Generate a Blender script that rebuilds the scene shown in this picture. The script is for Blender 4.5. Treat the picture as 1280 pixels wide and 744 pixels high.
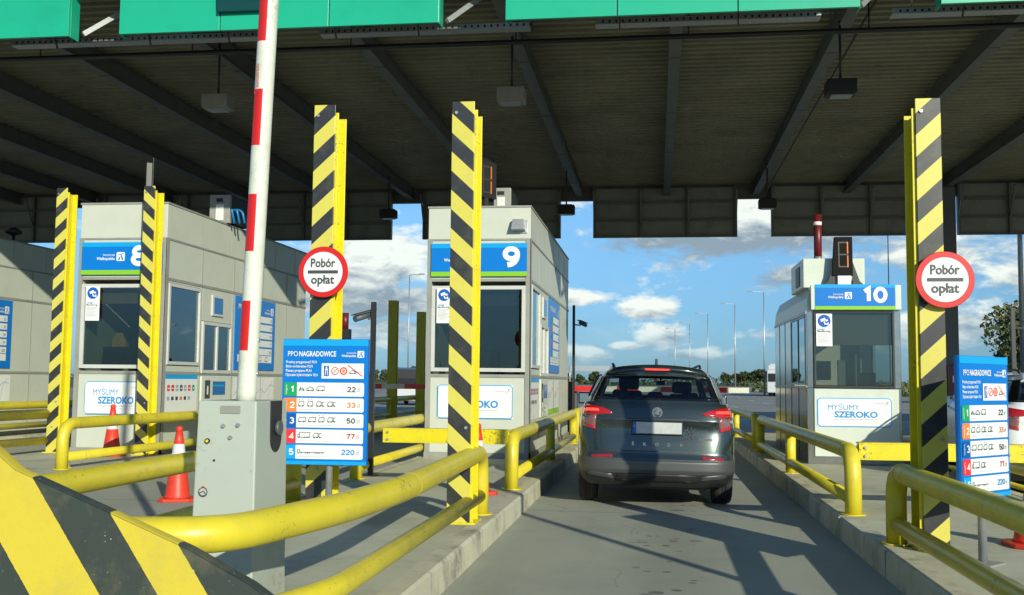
import bpy, bmesh, math, random
from mathutils import Vector, Matrix
from mathutils.bvhtree import BVHTree
R = math.radians
random.seed(7)
for o in list(bpy.data.objects): bpy.data.objects.remove(o)
sc = bpy.context.scene
COL = sc.collection

# ------------------------------------------------------------ camera
cam = bpy.data.cameras.new('camera'); camo = bpy.data.objects.new('camera', cam); COL.objects.link(camo)
cam.sensor_width = 36; cam.lens = 36 * 1320 / 1280; cam.clip_start = 0.05; cam.clip_end = 6000
p_, t_, rl = R(7.7847), R(4.5156), 0.0097
F = Vector((-math.sin(p_) * math.cos(t_), math.cos(p_) * math.cos(t_), math.sin(t_)))
Rt = Vector((math.cos(p_), math.sin(p_), 0)); U = Rt.cross(F)
x_ = Rt * math.cos(rl) + U * math.sin(rl); y_ = -Rt * math.sin(rl) + U * math.cos(rl)
mm = Matrix((x_, y_, -F)).transposed().to_4x4(); mm.translation = Vector((0, 0, 1.42))
camo.matrix_world = mm
sc.camera = camo
sc.render.resolution_x = 1280; sc.render.resolution_y = 744
sc.view_settings.view_transform = 'Standard'; sc.view_settings.look = 'None'; sc.view_settings.gamma = 1
sc.view_settings.use_curve_mapping = False
sc.view_settings.exposure = 0.25

# ------------------------------------------------------------ sun and sky
SUN_EL, SUN_AZ = R(19.5), R(31)          # az: how far to the right of straight behind the camera
sd = Vector((math.sin(SUN_AZ) * math.cos(SUN_EL), -math.cos(SUN_AZ) * math.cos(SUN_EL), math.sin(SUN_EL)))
sun = bpy.data.lights.new('sun', 'SUN'); sun.energy = 4.0; sun.angle = R(0.5); sun.color = (1.0, 0.965, 0.79)
suno = bpy.data.objects.new('sun', sun); COL.objects.link(suno)
suno.rotation_euler = (-sd).to_track_quat('-Z', 'Y').to_euler()
w = bpy.data.worlds.new('World'); sc.world = w; w.use_nodes = True
nt = w.node_tree; N = nt.nodes; L = nt.links; N.clear()
def nn(t, **k):
    n = N.new(t)
    for a, b in k.items(): setattr(n, a, b)
    return n
def mth(op, a, b=None, c=None, clamp=False, tree=None):
    T = tree or nt
    n = T.nodes.new('ShaderNodeMath'); n.operation = op; n.use_clamp = clamp
    for i, v in enumerate((a, b, c)):
        if v is None: continue
        if isinstance(v, (int, float)): n.inputs[i].default_value = v
        else: T.links.new(v, n.inputs[i])
    return n.outputs[0]
sky = nn('ShaderNodeTexSky', sky_type='NISHITA', sun_disc=False, sun_elevation=SUN_EL, sun_rotation=R(149), altitude=0, air_density=1.0, dust_density=0.15, ozone_density=3.0)
tc = nn('ShaderNodeTexCoord'); sep = nn('ShaderNodeSeparateXYZ'); L.new(tc.outputs['Generated'], sep.inputs[0])
az = mth('ARCTAN2', sep.outputs[0], sep.outputs[1]); el = mth('ARCSINE', sep.outputs[2])
cmb = nn('ShaderNodeCombineXYZ'); L.new(az, cmb.inputs[0]); L.new(mth('MULTIPLY', el, 2.3), cmb.inputs[1])
def wnoise(scale, det, rough, off=0, dist=0):
    n = nn('ShaderNodeTexNoise'); n.inputs['Scale'].default_value = scale; n.inputs['Detail'].default_value = det
    n.inputs['Roughness'].default_value = rough; n.inputs['Distortion'].default_value = dist
    a = nn('ShaderNodeVectorMath', operation='ADD'); a.inputs[1].default_value = (off, off * .7, off * .3)
    L.new(cmb.outputs[0], a.inputs[0]); L.new(a.outputs[0], n.inputs['Vector']); return n.outputs[0]
n1 = wnoise(9, 8, 0.62, 3.1); n2 = wnoise(26, 6, 0.6, 8.4, .3)
blobs = [  # az, el, radius az, radius el, weight : the cumulus banks of this sky
 (0.09, 0.152, 0.115, 0.034, .62), (0.035, 0.140, 0.085, 0.020, .50), (0.14, 0.098, 0.06, 0.014, .45), (0.25, 0.12, 0.08, 0.03, .35),
 (-0.272, 0.112, 0.055, 0.034, .62), (-0.27, 0.075, 0.10, 0.022, .42), (-0.24, 0.045, 0.07, 0.016, .35),
 (-0.006, 0.069, 0.024, 0.0095, .56), (0.002, 0.043, 0.026, 0.013, .56), (-0.03, 0.034, 0.022, 0.006, .5), (-0.092, 0.079, 0.035, 0.007, .6), (-0.062, 0.026, 0.035, 0.008, .45), (.034, .026, .03, .006, .45),
 (0.27, 0.055, 0.10, 0.02, .4), (0.36, 0.09, 0.07, 0.016, .4), (0.10, 0.045, 0.03, 0.007, .3), (-0.13, 0.022, 0.16, 0.012, .22), (-0.44, 0.1, 0.06, .03, .3), (-0.08, 0.17, 0.05, 0.04, .28),
 (0.9, 0.25, 0.35, 0.10, .5), (-1.1, 0.2, 0.4, 0.10, .5), (2.6, .3, .6, .12, .4)]
tot = None; low = None
for (a0, e0, ra, re, wt) in blobs:
    u = mth('DIVIDE', mth('SUBTRACT', az, a0), ra); v = mth('DIVIDE', mth('SUBTRACT', el, e0), re)
    d = mth('ADD', mth('MULTIPLY', u, u), mth('MULTIPLY', v, v))
    g = mth('MULTIPLY', mth('POWER', 2.718, mth('MULTIPLY', d, -0.8)), wt)
    tot = g if tot is None else mth('MAXIMUM', tot, g)
    lo = mth('MULTIPLY', g, v); low = lo if low is None else mth('ADD', low, lo)
nz = mth("MULTIPLY_ADD", n2, 0.62, mth('MULTIPLY', n1, 0.9))
dens = mth('ADD', tot, mth("SUBTRACT", nz, 0.92))
dens = mth('MULTIPLY', dens, 6.0, clamp=True)
wisp = mth('MULTIPLY', mth('SUBTRACT', wnoise(5, 9, .72, 21, .6), 0.50), 2.0, clamp=True)
fade = mth('MULTIPLY', mth('SUBTRACT', el, -0.01), 14, clamp=True)
dens = mth('MAXIMUM', dens, mth('MULTIPLY', wisp, 0.35)); dens = mth('MULTIPLY', dens, fade)
shade = mth('MULTIPLY_ADD', low, 2.2, mth('MULTIPLY_ADD', mth('SUBTRACT', n2, .5), 3.4, 0.64), clamp=True)
ccol = nn('ShaderNodeMix', data_type='RGBA'); L.new(shade, ccol.inputs[0])
ccol.inputs[6].default_value = (2.9, 3.7, 4.3, 1); ccol.inputs[7].default_value = (9.6, 10.1, 9.2, 1)
mx = nn('ShaderNodeMix', data_type='RGBA'); L.new(mth('MULTIPLY', dens, .93), mx.inputs[0])
skc = nn('ShaderNodeMix', data_type='RGBA', blend_type='MULTIPLY'); skc.inputs[0].default_value = 1; L.new(sky.outputs[0], skc.inputs[6]); hz_ = nn('ShaderNodeMix', data_type='RGBA'); L.new(mth('MULTIPLY', mth('ADD', el, 0.0), 6.5, clamp=True), hz_.inputs[0])
hz_.inputs[6].default_value = (.27, .52, .98, 1); hz_.inputs[7].default_value = (.72, 1.04, 1.28, 1); L.new(hz_.outputs[2], skc.inputs[7])
L.new(skc.outputs[2], mx.inputs[6]); L.new(ccol.outputs[2], mx.inputs[7])
bg = nn('ShaderNodeBackground'); bg.inputs[1].default_value = 0.085; L.new(mx.outputs[2], bg.inputs[0])
wo = nn('ShaderNodeOutputWorld'); L.new(bg.outputs[0], wo.inputs[0])

# ------------------------------------------------------------ materials
MATS = {}
def mat(name, col, rough=.5, metal=0., spec=.5, coat=0., emit=None, es=1., var=0., vs=6., bump=0., bs=60., rvar=0., dirt=None, dscale=3., damt=.35, spots=0., scol=(.16, .11, .06)):
    m = bpy.data.materials.new(name); m.use_nodes = True; T = m.node_tree; b = T.nodes['Principled BSDF']
    b.inputs['Base Color'].default_value = (*col, 1); b.inputs['Roughness'].default_value = rough; b.inputs['Metallic'].default_value = metal
    b.inputs['Specular IOR Level'].default_value = spec; b.inputs['Coat Weight'].default_value = coat; b.inputs['Coat Roughness'].default_value = .04
    if emit: b.inputs['Emission Color'].default_value = (*emit, 1); b.inputs['Emission Strength'].default_value = es
    t = T.nodes.new('ShaderNodeTexCoord'); src = t.outputs['Object']
    def noise(s, d=5, r=.6):
        n = T.nodes.new('ShaderNodeTexNoise'); n.inputs['Scale'].default_value = s; n.inputs['Detail'].default_value = d; n.inputs['Roughness'].default_value = r
        T.links.new(src, n.inputs['Vector']); return n.outputs[0]
    col_s = None
    if var:
        r = T.nodes.new('ShaderNodeMix'); r.data_type = 'RGBA'
        r.inputs[6].default_value = (*[c * (1 - var) for c in col], 1); r.inputs[7].default_value = (*[min(1, c * (1 + var)) for c in col], 1)
        T.links.new(mth('MULTIPLY_ADD', mth('SUBTRACT', noise(vs), .5, tree=T), 2.2, .5, True, tree=T), r.inputs[0]); col_s = r.outputs[2]
    if dirt:
        r = T.nodes.new('ShaderNodeMix'); r.data_type = 'RGBA'
        if col_s: T.links.new(col_s, r.inputs[6])
        else: r.inputs[6].default_value = (*col, 1)
        r.inputs[7].default_value = (*dirt, 1)
        f = mth('MULTIPLY', mth('MULTIPLY', mth('SUBTRACT', noise(dscale, 8, .7), .48, tree=T), 5, clamp=True, tree=T), damt, tree=T)
        T.links.new(f, r.inputs[0]); col_s = r.outputs[2]
    if spots:
        r = T.nodes.new('ShaderNodeMix'); r.data_type = 'RGBA'; r.inputs[7].default_value = (*scol, 1)
        if col_s: T.links.new(col_s, r.inputs[6])
        else: r.inputs[6].default_value = (*col, 1)
        f = mth('ADD', mth('MULTIPLY', noise(34, 3, .6), .62, tree=T), mth('MULTIPLY', noise(2.6, 3, .5), .38, tree=T), tree=T)
        T.links.new(mth('MULTIPLY', mth('MULTIPLY', mth('SUBTRACT', f, .605, tree=T), 40, clamp=True, tree=T), spots, tree=T), r.inputs[0]); col_s = r.outputs[2]
    if col_s: T.links.new(col_s, b.inputs['Base Color'])
    if rvar: T.links.new(mth('MULTIPLY_ADD', mth('SUBTRACT', noise(vs * 2.3), .5, tree=T), rvar * 2, rough, True, tree=T), b.inputs['Roughness'])
    if bump:
        bn = T.nodes.new('ShaderNodeBump'); bn.inputs['Strength'].default_value = bump; bn.inputs['Distance'].default_value = .01
        T.links.new(noise(bs), bn.inputs['Height']); T.links.new(bn.outputs[0], b.inputs['Normal'])
    MATS[name] = m; return m
YEL = (0.66, 0.55, 0.03)
mat('yellow', YEL, .38, var=.07, vs=3, dirt=(.36, .30, .08), dscale=4.5, damt=.36, bump=.05, bs=90, rvar=.12, spots=.6)
mat('yellow_steel', (0.72, 0.60, 0.012), .35, var=.05, dirt=(.42, .33, .06), dscale=7, damt=.35, spots=.6)
mat('weld', (.45, .37, .06), .6)
mat('black', (.018, .018, .02), .45, var=.2)
mat('rubber', (.022, .022, .023), .8, var=.2, vs=20, bump=.1)
mat('panel', (.53, .56, .475), .42, var=.04, vs=1.5, dirt=(.38, .38, .31), dscale=1.6, damt=.2, rvar=.08)
mat('panel_white', (.58, .63, .55), .35, var=.03, dirt=(.42, .42, .36), dscale=2, damt=.2)
mat('trim', (.29, .295, .26), .5, var=.08, dirt=(.12, .12, .1), damt=.4)
mat('frame_grey', (.55, .56, .53), .4, var=.04, dirt=(.3, .3, .26), damt=.3)
mat('steel', (.40, .41, .39), .18, metal=.92, var=.08, vs=2, rvar=.12, dirt=(.25, .25, .24), dscale=2, damt=.3)
mat('galv', (.42, .44, .45), .42, metal=.6, var=.15, vs=14)
mat('dark_steel', (.035, .037, .036), .5, var=.2, vs=4)
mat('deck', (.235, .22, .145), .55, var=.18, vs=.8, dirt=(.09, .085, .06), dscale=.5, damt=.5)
mat('beam', (.13, .133, .12), .5, var=.15, vs=3)
mat('sign_back', (.22, .24, .20), .55, var=.12, vs=1, dirt=(.12, .12, .1), dscale=1.2, damt=.5)
mat('green_sign', (.012, .40, .24), .33, var=.04, vs=.8, dirt=(.01, .2, .14), dscale=.8, damt=.3)
mat('dark_green', (.004, .05, .045), .3)
mat('blue', (.0, .17, .58), .3, var=.03)
mat('sky_blue', (.005, .33, .72), .3)
mat('green', (.22, .52, .02), .35)
mat('white', (.80, .80, .78), .35)
mat('label_white', (.74, .76, .74), .35, var=.03)
mat('ink', (.06, .06, .07), .5); mat('grey_ink', (.35, .37, .4), .5)
mat('blue_ink', (.01, .25, .62), .4); mat('orange', (.85, .22, .05), .4); mat('orange_ink', (.7, .2, .05), .4); mat('red_ink', (.5, .03, .04), .4)
mat('red', (.62, .015, .012), .35, var=.06, dirt=(.3, .02, .01), damt=.3); mat('board_green', (.01, .32, .12), .4); mat('board_red', (.78, .03, .04), .4); mat('deep_blue', (.0, .09, .36), .35)
mat('cabinet', (.43, .475, .41), .42, var=.03, vs=2, dirt=(.30, .31, .26), dscale=2.5, damt=.22, spots=.25)
mat('boom_white', (.66, .68, .58), .35, var=.05, dirt=(.42, .41, .32), dscale=6, damt=.5, spots=.3)
mat('cone_red', (.72, .045, .02), .45, var=.1, vs=12, dirt=(.2, .05, .03), dscale=9, damt=.4); mat('cone_white', (.68, .68, .66), .4, var=.08, vs=20, dirt=(.35, .33, .3), dscale=14, damt=.5)
mat('concrete', (.47, .47, .345), .85, var=.10, vs=1.2, bump=.25, bs=45, dirt=(.20, .19, .16), dscale=1.1, damt=.55)
mat('kerb', (.52, .50, .37), .85, var=.12, vs=2.5, bump=.3, bs=40, dirt=(.20, .19, .15), dscale=2.6, damt=.8, spots=.5, scol=(.14,.13,.10))
mat('grass', (.075, .085, .03), .9, var=.4, vs=.05, dirt=(.17, .15, .06), dscale=.02, damt=.6)
mat('road_paint', (.62, .62, .58), .6, var=.1, vs=8, dirt=(.2, .2, .2), dscale=10, damt=.5)
mat('leaf_dark', (.035, .055, .018), .6, var=.35, vs=.4); mat('leaf_mid', (.075, .10, .025), .6, var=.35, vs=.5); mat('leaf_olive', (.115, .12, .04), .6, var=.3, vs=.5)
mat('bark', (.10, .08, .06), .9, var=.3)
mat('lamp_grey', (.30, .30, .27), .5, var=.1); mat('lens', (.35, .36, .34), .2)
mat('plastic_grey', (.09, .10, .105), .45, var=.1)
mat('screen_blue', (.02, .12, .3), .2, emit=(.02, .16, .42), es=.12)
mat('amber_led', (.5, .12, .02), .4, emit=(1, .25, .03), es=.2)
mat('led_black', (.006, .006, .006), .75, spec=.2)
mat('led_off', (.05, .045, .035), .5)
mat('pipe_blue', (.01, .18, .45), .35)
mat('mast_red', (.13, .010, .013), .4)
mat('car_grey', (.038, .055, .056), .24, metal=.55, coat=1., var=.05, vs=2); mat('car_black', (.02, .021, .022), .45, var=.1); mat('bumper_silver', (.085, .09, .092), .4, metal=.4)
mat('pillar_black', (.006, .006, .007), .12, coat=.5)
mat('car_white', (.78, .79, .78), .3, coat=1.)
mat('chrome', (.75, .76, .78), .12, metal=1.); mat('seat', (.02, .02, .022), .8)
mat('tail_red', (.42, .01, .012), .12, coat=1.); mat('tail_clear', (.26, .12, .12), .12, coat=1., metal=.2)
mat('tail_lit', (.8, .03, .02), .2, emit=(1, .05, .03), es=2.2); mat('reflector', (.30, .012, .02), .15, coat=1.)
mat('truck_white', (.6, .61, .62), .4, var=.05); mat('blue_paint', (.03, .07, .16), .35, coat=.6); mat('fabric', (.05, .06, .10), .9); mat('wood', (.30, .20, .11), .5, var=.2)
mat('hi_vis', (.8, .45, .02), .7); mat('blind', (.46, .33, .19), .7, var=.1, vs=2); mat('interior', (.42, .40, .33), .7)
mat('plate_grey', (.46, .48, .47), .4, var=.12, vs=12)
mat('eu_blue', (.01, .10, .45), .3)

def striped(name, slope, per, off, c1, c2, wear=.0, duty=.5, soft=0, wide=0):
    """hazard stripes laid out in the object's own x / z"""
    m = mat(name, c1, .36); T = m.node_tree; b = T.nodes['Principled BSDF']
    t = T.nodes.new('ShaderNodeTexCoord'); s = T.nodes.new('ShaderNodeSeparateXYZ'); T.links.new(t.outputs['Object'], s.inputs[0])
    nzz = T.nodes.new('ShaderNodeTexNoise'); nzz.inputs['Scale'].default_value = 30; nzz.inputs['Detail'].default_value = 8; nzz.inputs['Roughness'].default_value = .8; T.links.new(t.outputs['Object'], nzz.inputs[0])
    v = mth('MULTIPLY_ADD', s.outputs[2], slope, s.outputs[0], tree=T)
    if soft: v = mth('ADD', v, mth('MULTIPLY', mth('SUBTRACT', nzz.outputs[0], .5, tree=T), soft, tree=T), tree=T)
    if wide: v = mth('MAXIMUM', mth('MINIMUM', mth('ADD', v, wide, tree=T), off - .0005, tree=T), mth('ADD', v, mth('MULTIPLY', mth('LESS_THAN', v, off, tree=T), -9, tree=T), tree=T), tree=T)
    fr = mth('FRACT', mth('DIVIDE', mth('SUBTRACT', v, off, tree=T), per, tree=T), tree=T)
    k = mth('LESS_THAN', fr, duty, tree=T)
    mxn = T.nodes.new('ShaderNodeMix'); mxn.data_type = 'RGBA'; T.links.new(k, mxn.inputs[0])
    mxn.inputs[6].default_value = (*c1, 1); mxn.inputs[7].default_value = (*c2, 1)
    d = T.nodes.new('ShaderNodeTexNoise'); d.inputs['Scale'].default_value = 4; d.inputs['Detail'].default_value = 9; d.inputs['Roughness'].default_value = .72; T.links.new(t.outputs['Object'], d.inputs[0])
    m2 = T.nodes.new('ShaderNodeMix'); m2.data_type = 'RGBA'; T.links.new(mxn.outputs[2], m2.inputs[6]); m2.inputs[7].default_value = (.30, .26, .12, 1)
    T.links.new(mth('MULTIPLY', mth('MULTIPLY', mth('SUBTRACT', d.outputs[0], .5, tree=T), 4, clamp=True, tree=T), .22 + wear * .3, tree=T), m2.inputs[0])
    out = m2.outputs[2]
    if wear:   # chipped grit: small light chips in the black paint
        n3 = T.nodes.new('ShaderNodeTexNoise'); n3.inputs['Scale'].default_value = 85; n3.inputs['Detail'].default_value = 2; T.links.new(t.outputs['Object'], n3.inputs[0])
        n4 = T.nodes.new('ShaderNodeTexNoise'); n4.inputs['Scale'].default_value = 5; T.links.new(t.outputs['Object'], n4.inputs[0])
        sp = mth('GREATER_THAN', mth('ADD', n3.outputs[0], mth('MULTIPLY', n4.outputs[0], .25, tree=T), tree=T), .865, tree=T)
        m3 = T.nodes.new('ShaderNodeMix'); m3.data_type = 'RGBA'; T.links.new(out, m3.inputs[6]); m3.inputs[7].default_value = (.55, .56, .50, 1)
        T.links.new(mth('MULTIPLY', mth('MULTIPLY', sp, k, tree=T), .85, tree=T), m3.inputs[0]); out = m3.outputs[2]
        bn = T.nodes.new('ShaderNodeBump'); bn.inputs['Strength'].default_value = .25; bn.inputs['Distance'].default_value = .006; T.links.new(nzz.outputs[0], bn.inputs['Height']); T.links.new(bn.outputs[0], b.inputs['Normal'])
        b.inputs['Roughness'].default_value = .55
    T.links.new(out, b.inputs['Base Color'])
YF, BK = (.62, .55, .09), (.03, .032, .033)
striped('stripe_up', -1.08, .365, 0, YF, BK)           # bands rise to the right
striped('stripe_down', 1.08, .365, 0.1, YF, BK)
striped('nose_stripe', .68, .375, .325, (.63, .50, .04), (.038, .05, .042), wear=.55, duty=.54, soft=.010, wide=.075)

def glass(name, tint, refl, rough=0.0):
    m = bpy.data.materials.new(name); m.use_nodes = True; T = m.node_tree; T.nodes.clear()
    o = T.nodes.new('ShaderNodeOutputMaterial'); tr = T.nodes.new('ShaderNodeBsdfTransparent'); tr.inputs[0].default_value = (*tint, 1)
    g = T.nodes.new('ShaderNodeBsdfGlossy'); g.inputs['Roughness'].default_value = rough; g.inputs[0].default_value = (.95, 1, 1, 1)
    lw = T.nodes.new('ShaderNodeLayerWeight'); lw.inputs[0].default_value = .5
    mxs = T.nodes.new('ShaderNodeMixShader'); T.links.new(mth('MULTIPLY_ADD', mth('POWER', lw.outputs['Facing'], 4.5, tree=T), .75, refl + .045, True, tree=T), mxs.inputs[0])
    T.links.new(tr.outputs[0], mxs.inputs[1]); T.links.new(g.outputs[0], mxs.inputs[2]); T.links.new(mxs.outputs[0], o.inputs[0]); MATS[name] = m
glass('glass', (.50, .55, .52), .035); glass('glass_side', (.20, .26, .28), .16); glass('car_glass', (.72, .78, .77), .0)

def ground_mats():
    # concrete of the toll lanes: worn, with drips, seams and tyre-dark wheel paths
    m = mat('lane', (.20, .20, .175), .8); T = m.node_tree; b = T.nodes['Principled BSDF']
    t = T.nodes.new('ShaderNodeTexCoord'); s = T.nodes.new('ShaderNodeSeparateXYZ'); T.links.new(t.outputs['Object'], s.inputs[0])
    def noise(sc_, d=6, r=.6, vec=None):
        n = T.nodes.new('ShaderNodeTexNoise'); n.inputs['Scale'].default_value = sc_; n.inputs['Detail'].default_value = d; n.inputs['Roughness'].default_value = r
        T.links.new(vec or t.outputs['Object'], n.inputs[0]); return n.outputs[0]
    mp = T.nodes.new('ShaderNodeMapping'); mp.inputs['Scale'].default_value = (1, .12, 1); T.links.new(t.outputs['Object'], mp.inputs[0])
    def mix(a, fac, c):
        n = T.nodes.new('ShaderNodeMix'); n.data_type = 'RGBA'; T.links.new(fac, n.inputs[0])
        if isinstance(a, tuple): n.inputs[6].default_value = (*a, 1)
        else: T.links.new(a, n.inputs[6])
        n.inputs[7].default_value = (*c, 1); return n.outputs[2]
    c = mix((.375, .385, .305), mth('MULTIPLY_ADD', mth('SUBTRACT', noise(.9), .5, tree=T), 2.4, .4, True, tree=T), (.30, .31, .25))
    c = mix(c, mth('MULTIPLY', mth('MULTIPLY', mth('SUBTRACT', noise(2.0, 6, .6, mp.outputs[0]), .5, tree=T), 4, clamp=True, tree=T), .45, tree=T), (.22, .225, .19))
    c = mix(c, mth('MULTIPLY', mth('MULTIPLY', mth('SUBTRACT', noise(6, 9, .75), .62, tree=T), 9, clamp=True, tree=T), .45, tree=T), (.46, .44, .34))
    # oil drips along the middle of the lane
    mid = mth('POWER', 2.718, mth('MULTIPLY', mth('POWER', mth('ADD', s.outputs[0], -.12, tree=T), 2, tree=T), -9, tree=T), tree=T)
    vo = T.nodes.new('ShaderNodeTexVoronoi'); vo.inputs['Scale'].default_value = 5.5; vo.inputs['Randomness'].default_value = 1; T.links.new(t.outputs['Object'], vo.inputs[0])
    rad = mth('MULTIPLY', mth('SUBTRACT', noise(1.3), .40, tree=T), 1.6, tree=T)
    dr = mth('MULTIPLY', mth('MULTIPLY', mth('SUBTRACT', rad, vo.outputs[0], tree=T), 25, clamp=True, tree=T), mid, tree=T)
    c = mix(c, mth('MULTIPLY', dr, .8, tree=T), (.045, .045, .042))
    c = mix(c, mth('MULTIPLY', mth('MULTIPLY', mid, mth('MULTIPLY', noise(.8), 1.3, tree=T), tree=T), .42, tree=T), (.15, .14, .115))
    # cross seams every 6 m
    fr = mth('ABSOLUTE', mth('SUBTRACT', mth('FRACT', mth('DIVIDE', mth('ADD', s.outputs[1], 3.3 + 600, tree=T), 6, tree=T), tree=T), .5, tree=T), tree=T)
    wob = mth('MULTIPLY', mth('SUBTRACT', noise(5), .5, tree=T), .002, tree=T)
    c = mix(c, mth('MULTIPLY', mth('LESS_THAN', mth('ADD', fr, wob, tree=T), .0016, tree=T), .75, tree=T), (.05, .05, .045))
    wv = T.nodes.new('ShaderNodeMix'); wv.data_type = 'RGBA'; wv.blend_type = 'ADD'; wv.inputs[0].default_value = .35; T.links.new(t.outputs['Object'], wv.inputs[6])
    nw = T.nodes.new('ShaderNodeTexNoise'); nw.inputs['Scale'].default_value = 1.6; nw.inputs['Detail'].default_value = 6; T.links.new(t.outputs['Object'], nw.inputs[0]); T.links.new(nw.outputs[1], wv.inputs[7])
    v2 = T.nodes.new('ShaderNodeTexVoronoi'); v2.feature = 'DISTANCE_TO_EDGE'; v2.inputs['Scale'].default_value = .28; T.links.new(wv.outputs[2], v2.inputs[0])
    c = mix(c, mth('MULTIPLY', mth('MULTIPLY', mth('LESS_THAN', v2.outputs[0], .0016, tree=T), mth('GREATER_THAN', noise(.6), .48, tree=T), tree=T), .28, tree=T), (.09, .09, .08))
    gr = noise(160, 2, .5); c = mix(c, mth('MULTIPLY', mth('MULTIPLY', mth('SUBTRACT', gr, .5, tree=T), 3, clamp=True, tree=T), .5, tree=T), (.20, .20, .17))
    T.links.new(c, b.inputs['Base Color'])
    bn = T.nodes.new('ShaderNodeBump'); bn.inputs['Strength'].default_value = .3; bn.inputs['Distance'].default_value = .01; T.links.new(noise(70, 4), bn.inputs['Height']); T.links.new(bn.outputs[0], b.inputs['Normal'])
    T.links.new(mth('MULTIPLY_ADD', noise(1.3), .25, .62, tree=T), b.inputs['Roughness'])
    mat('asphalt', (.24, .245, .21), .85, var=.15, vs=.15, bump=.2, bs=30, dirt=(.11, .11, .11), dscale=.08, damt=.6)
ground_mats()

# ------------------------------------------------------------ mesh helpers
def frame(t, up=Vector((0, 0, 1))):
    t = t.normalized()
    if abs(t.dot(up)) > .97: up = Vector((0, 1, 0))
    a = t.cross(up).normalized(); return a, a.cross(t).normalized()
def fillet(pts, rad, n=6):
    pts = [Vector(p) for p in pts]; out = [pts[0]]
    for i in range(1, len(pts) - 1):
        p, a, b = pts[i], pts[i - 1], pts[i + 1]
        da, db = (a - p), (b - p); r = min(rad, da.length * .48, db.length * .48)
        A = p + da.normalized() * r; B = p + db.normalized() * r
        for k in range(n + 1):
            t = k / n; out.append(A * (1 - t) ** 2 + p * 2 * t * (1 - t) + B * t * t)
    out.append(pts[-1]); return out
TXT = {}
def text_geo(s, bold):
    if (s, bold) in TXT: return TXT[(s, bold)]
    cu = bpy.data.curves.new('t', 'FONT'); cu.body = s; cu.size = 1; cu.resolution_u = 3; cu.offset = bold; cu.fill_mode = 'FRONT'
    o = bpy.data.objects.new('t', cu); COL.objects.link(o)
    dg = bpy.context.evaluated_depsgraph_get(); dg.update()
    me = o.evaluated_get(dg).to_mesh()
    vs = [v.co.copy() for v in me.vertices]; fs = [tuple(p.vertices) for p in me.polygons]
    o.evaluated_get(dg).to_mesh_clear(); bpy.data.objects.remove(o); bpy.data.curves.remove(cu)
    if vs:
        x0 = min(v.x for v in vs); x1 = max(v.x for v in vs)
    else: x0 = x1 = 0
    TXT[(s, bold)] = (vs, fs, x0, x1); return TXT[(s, bold)]
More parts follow.
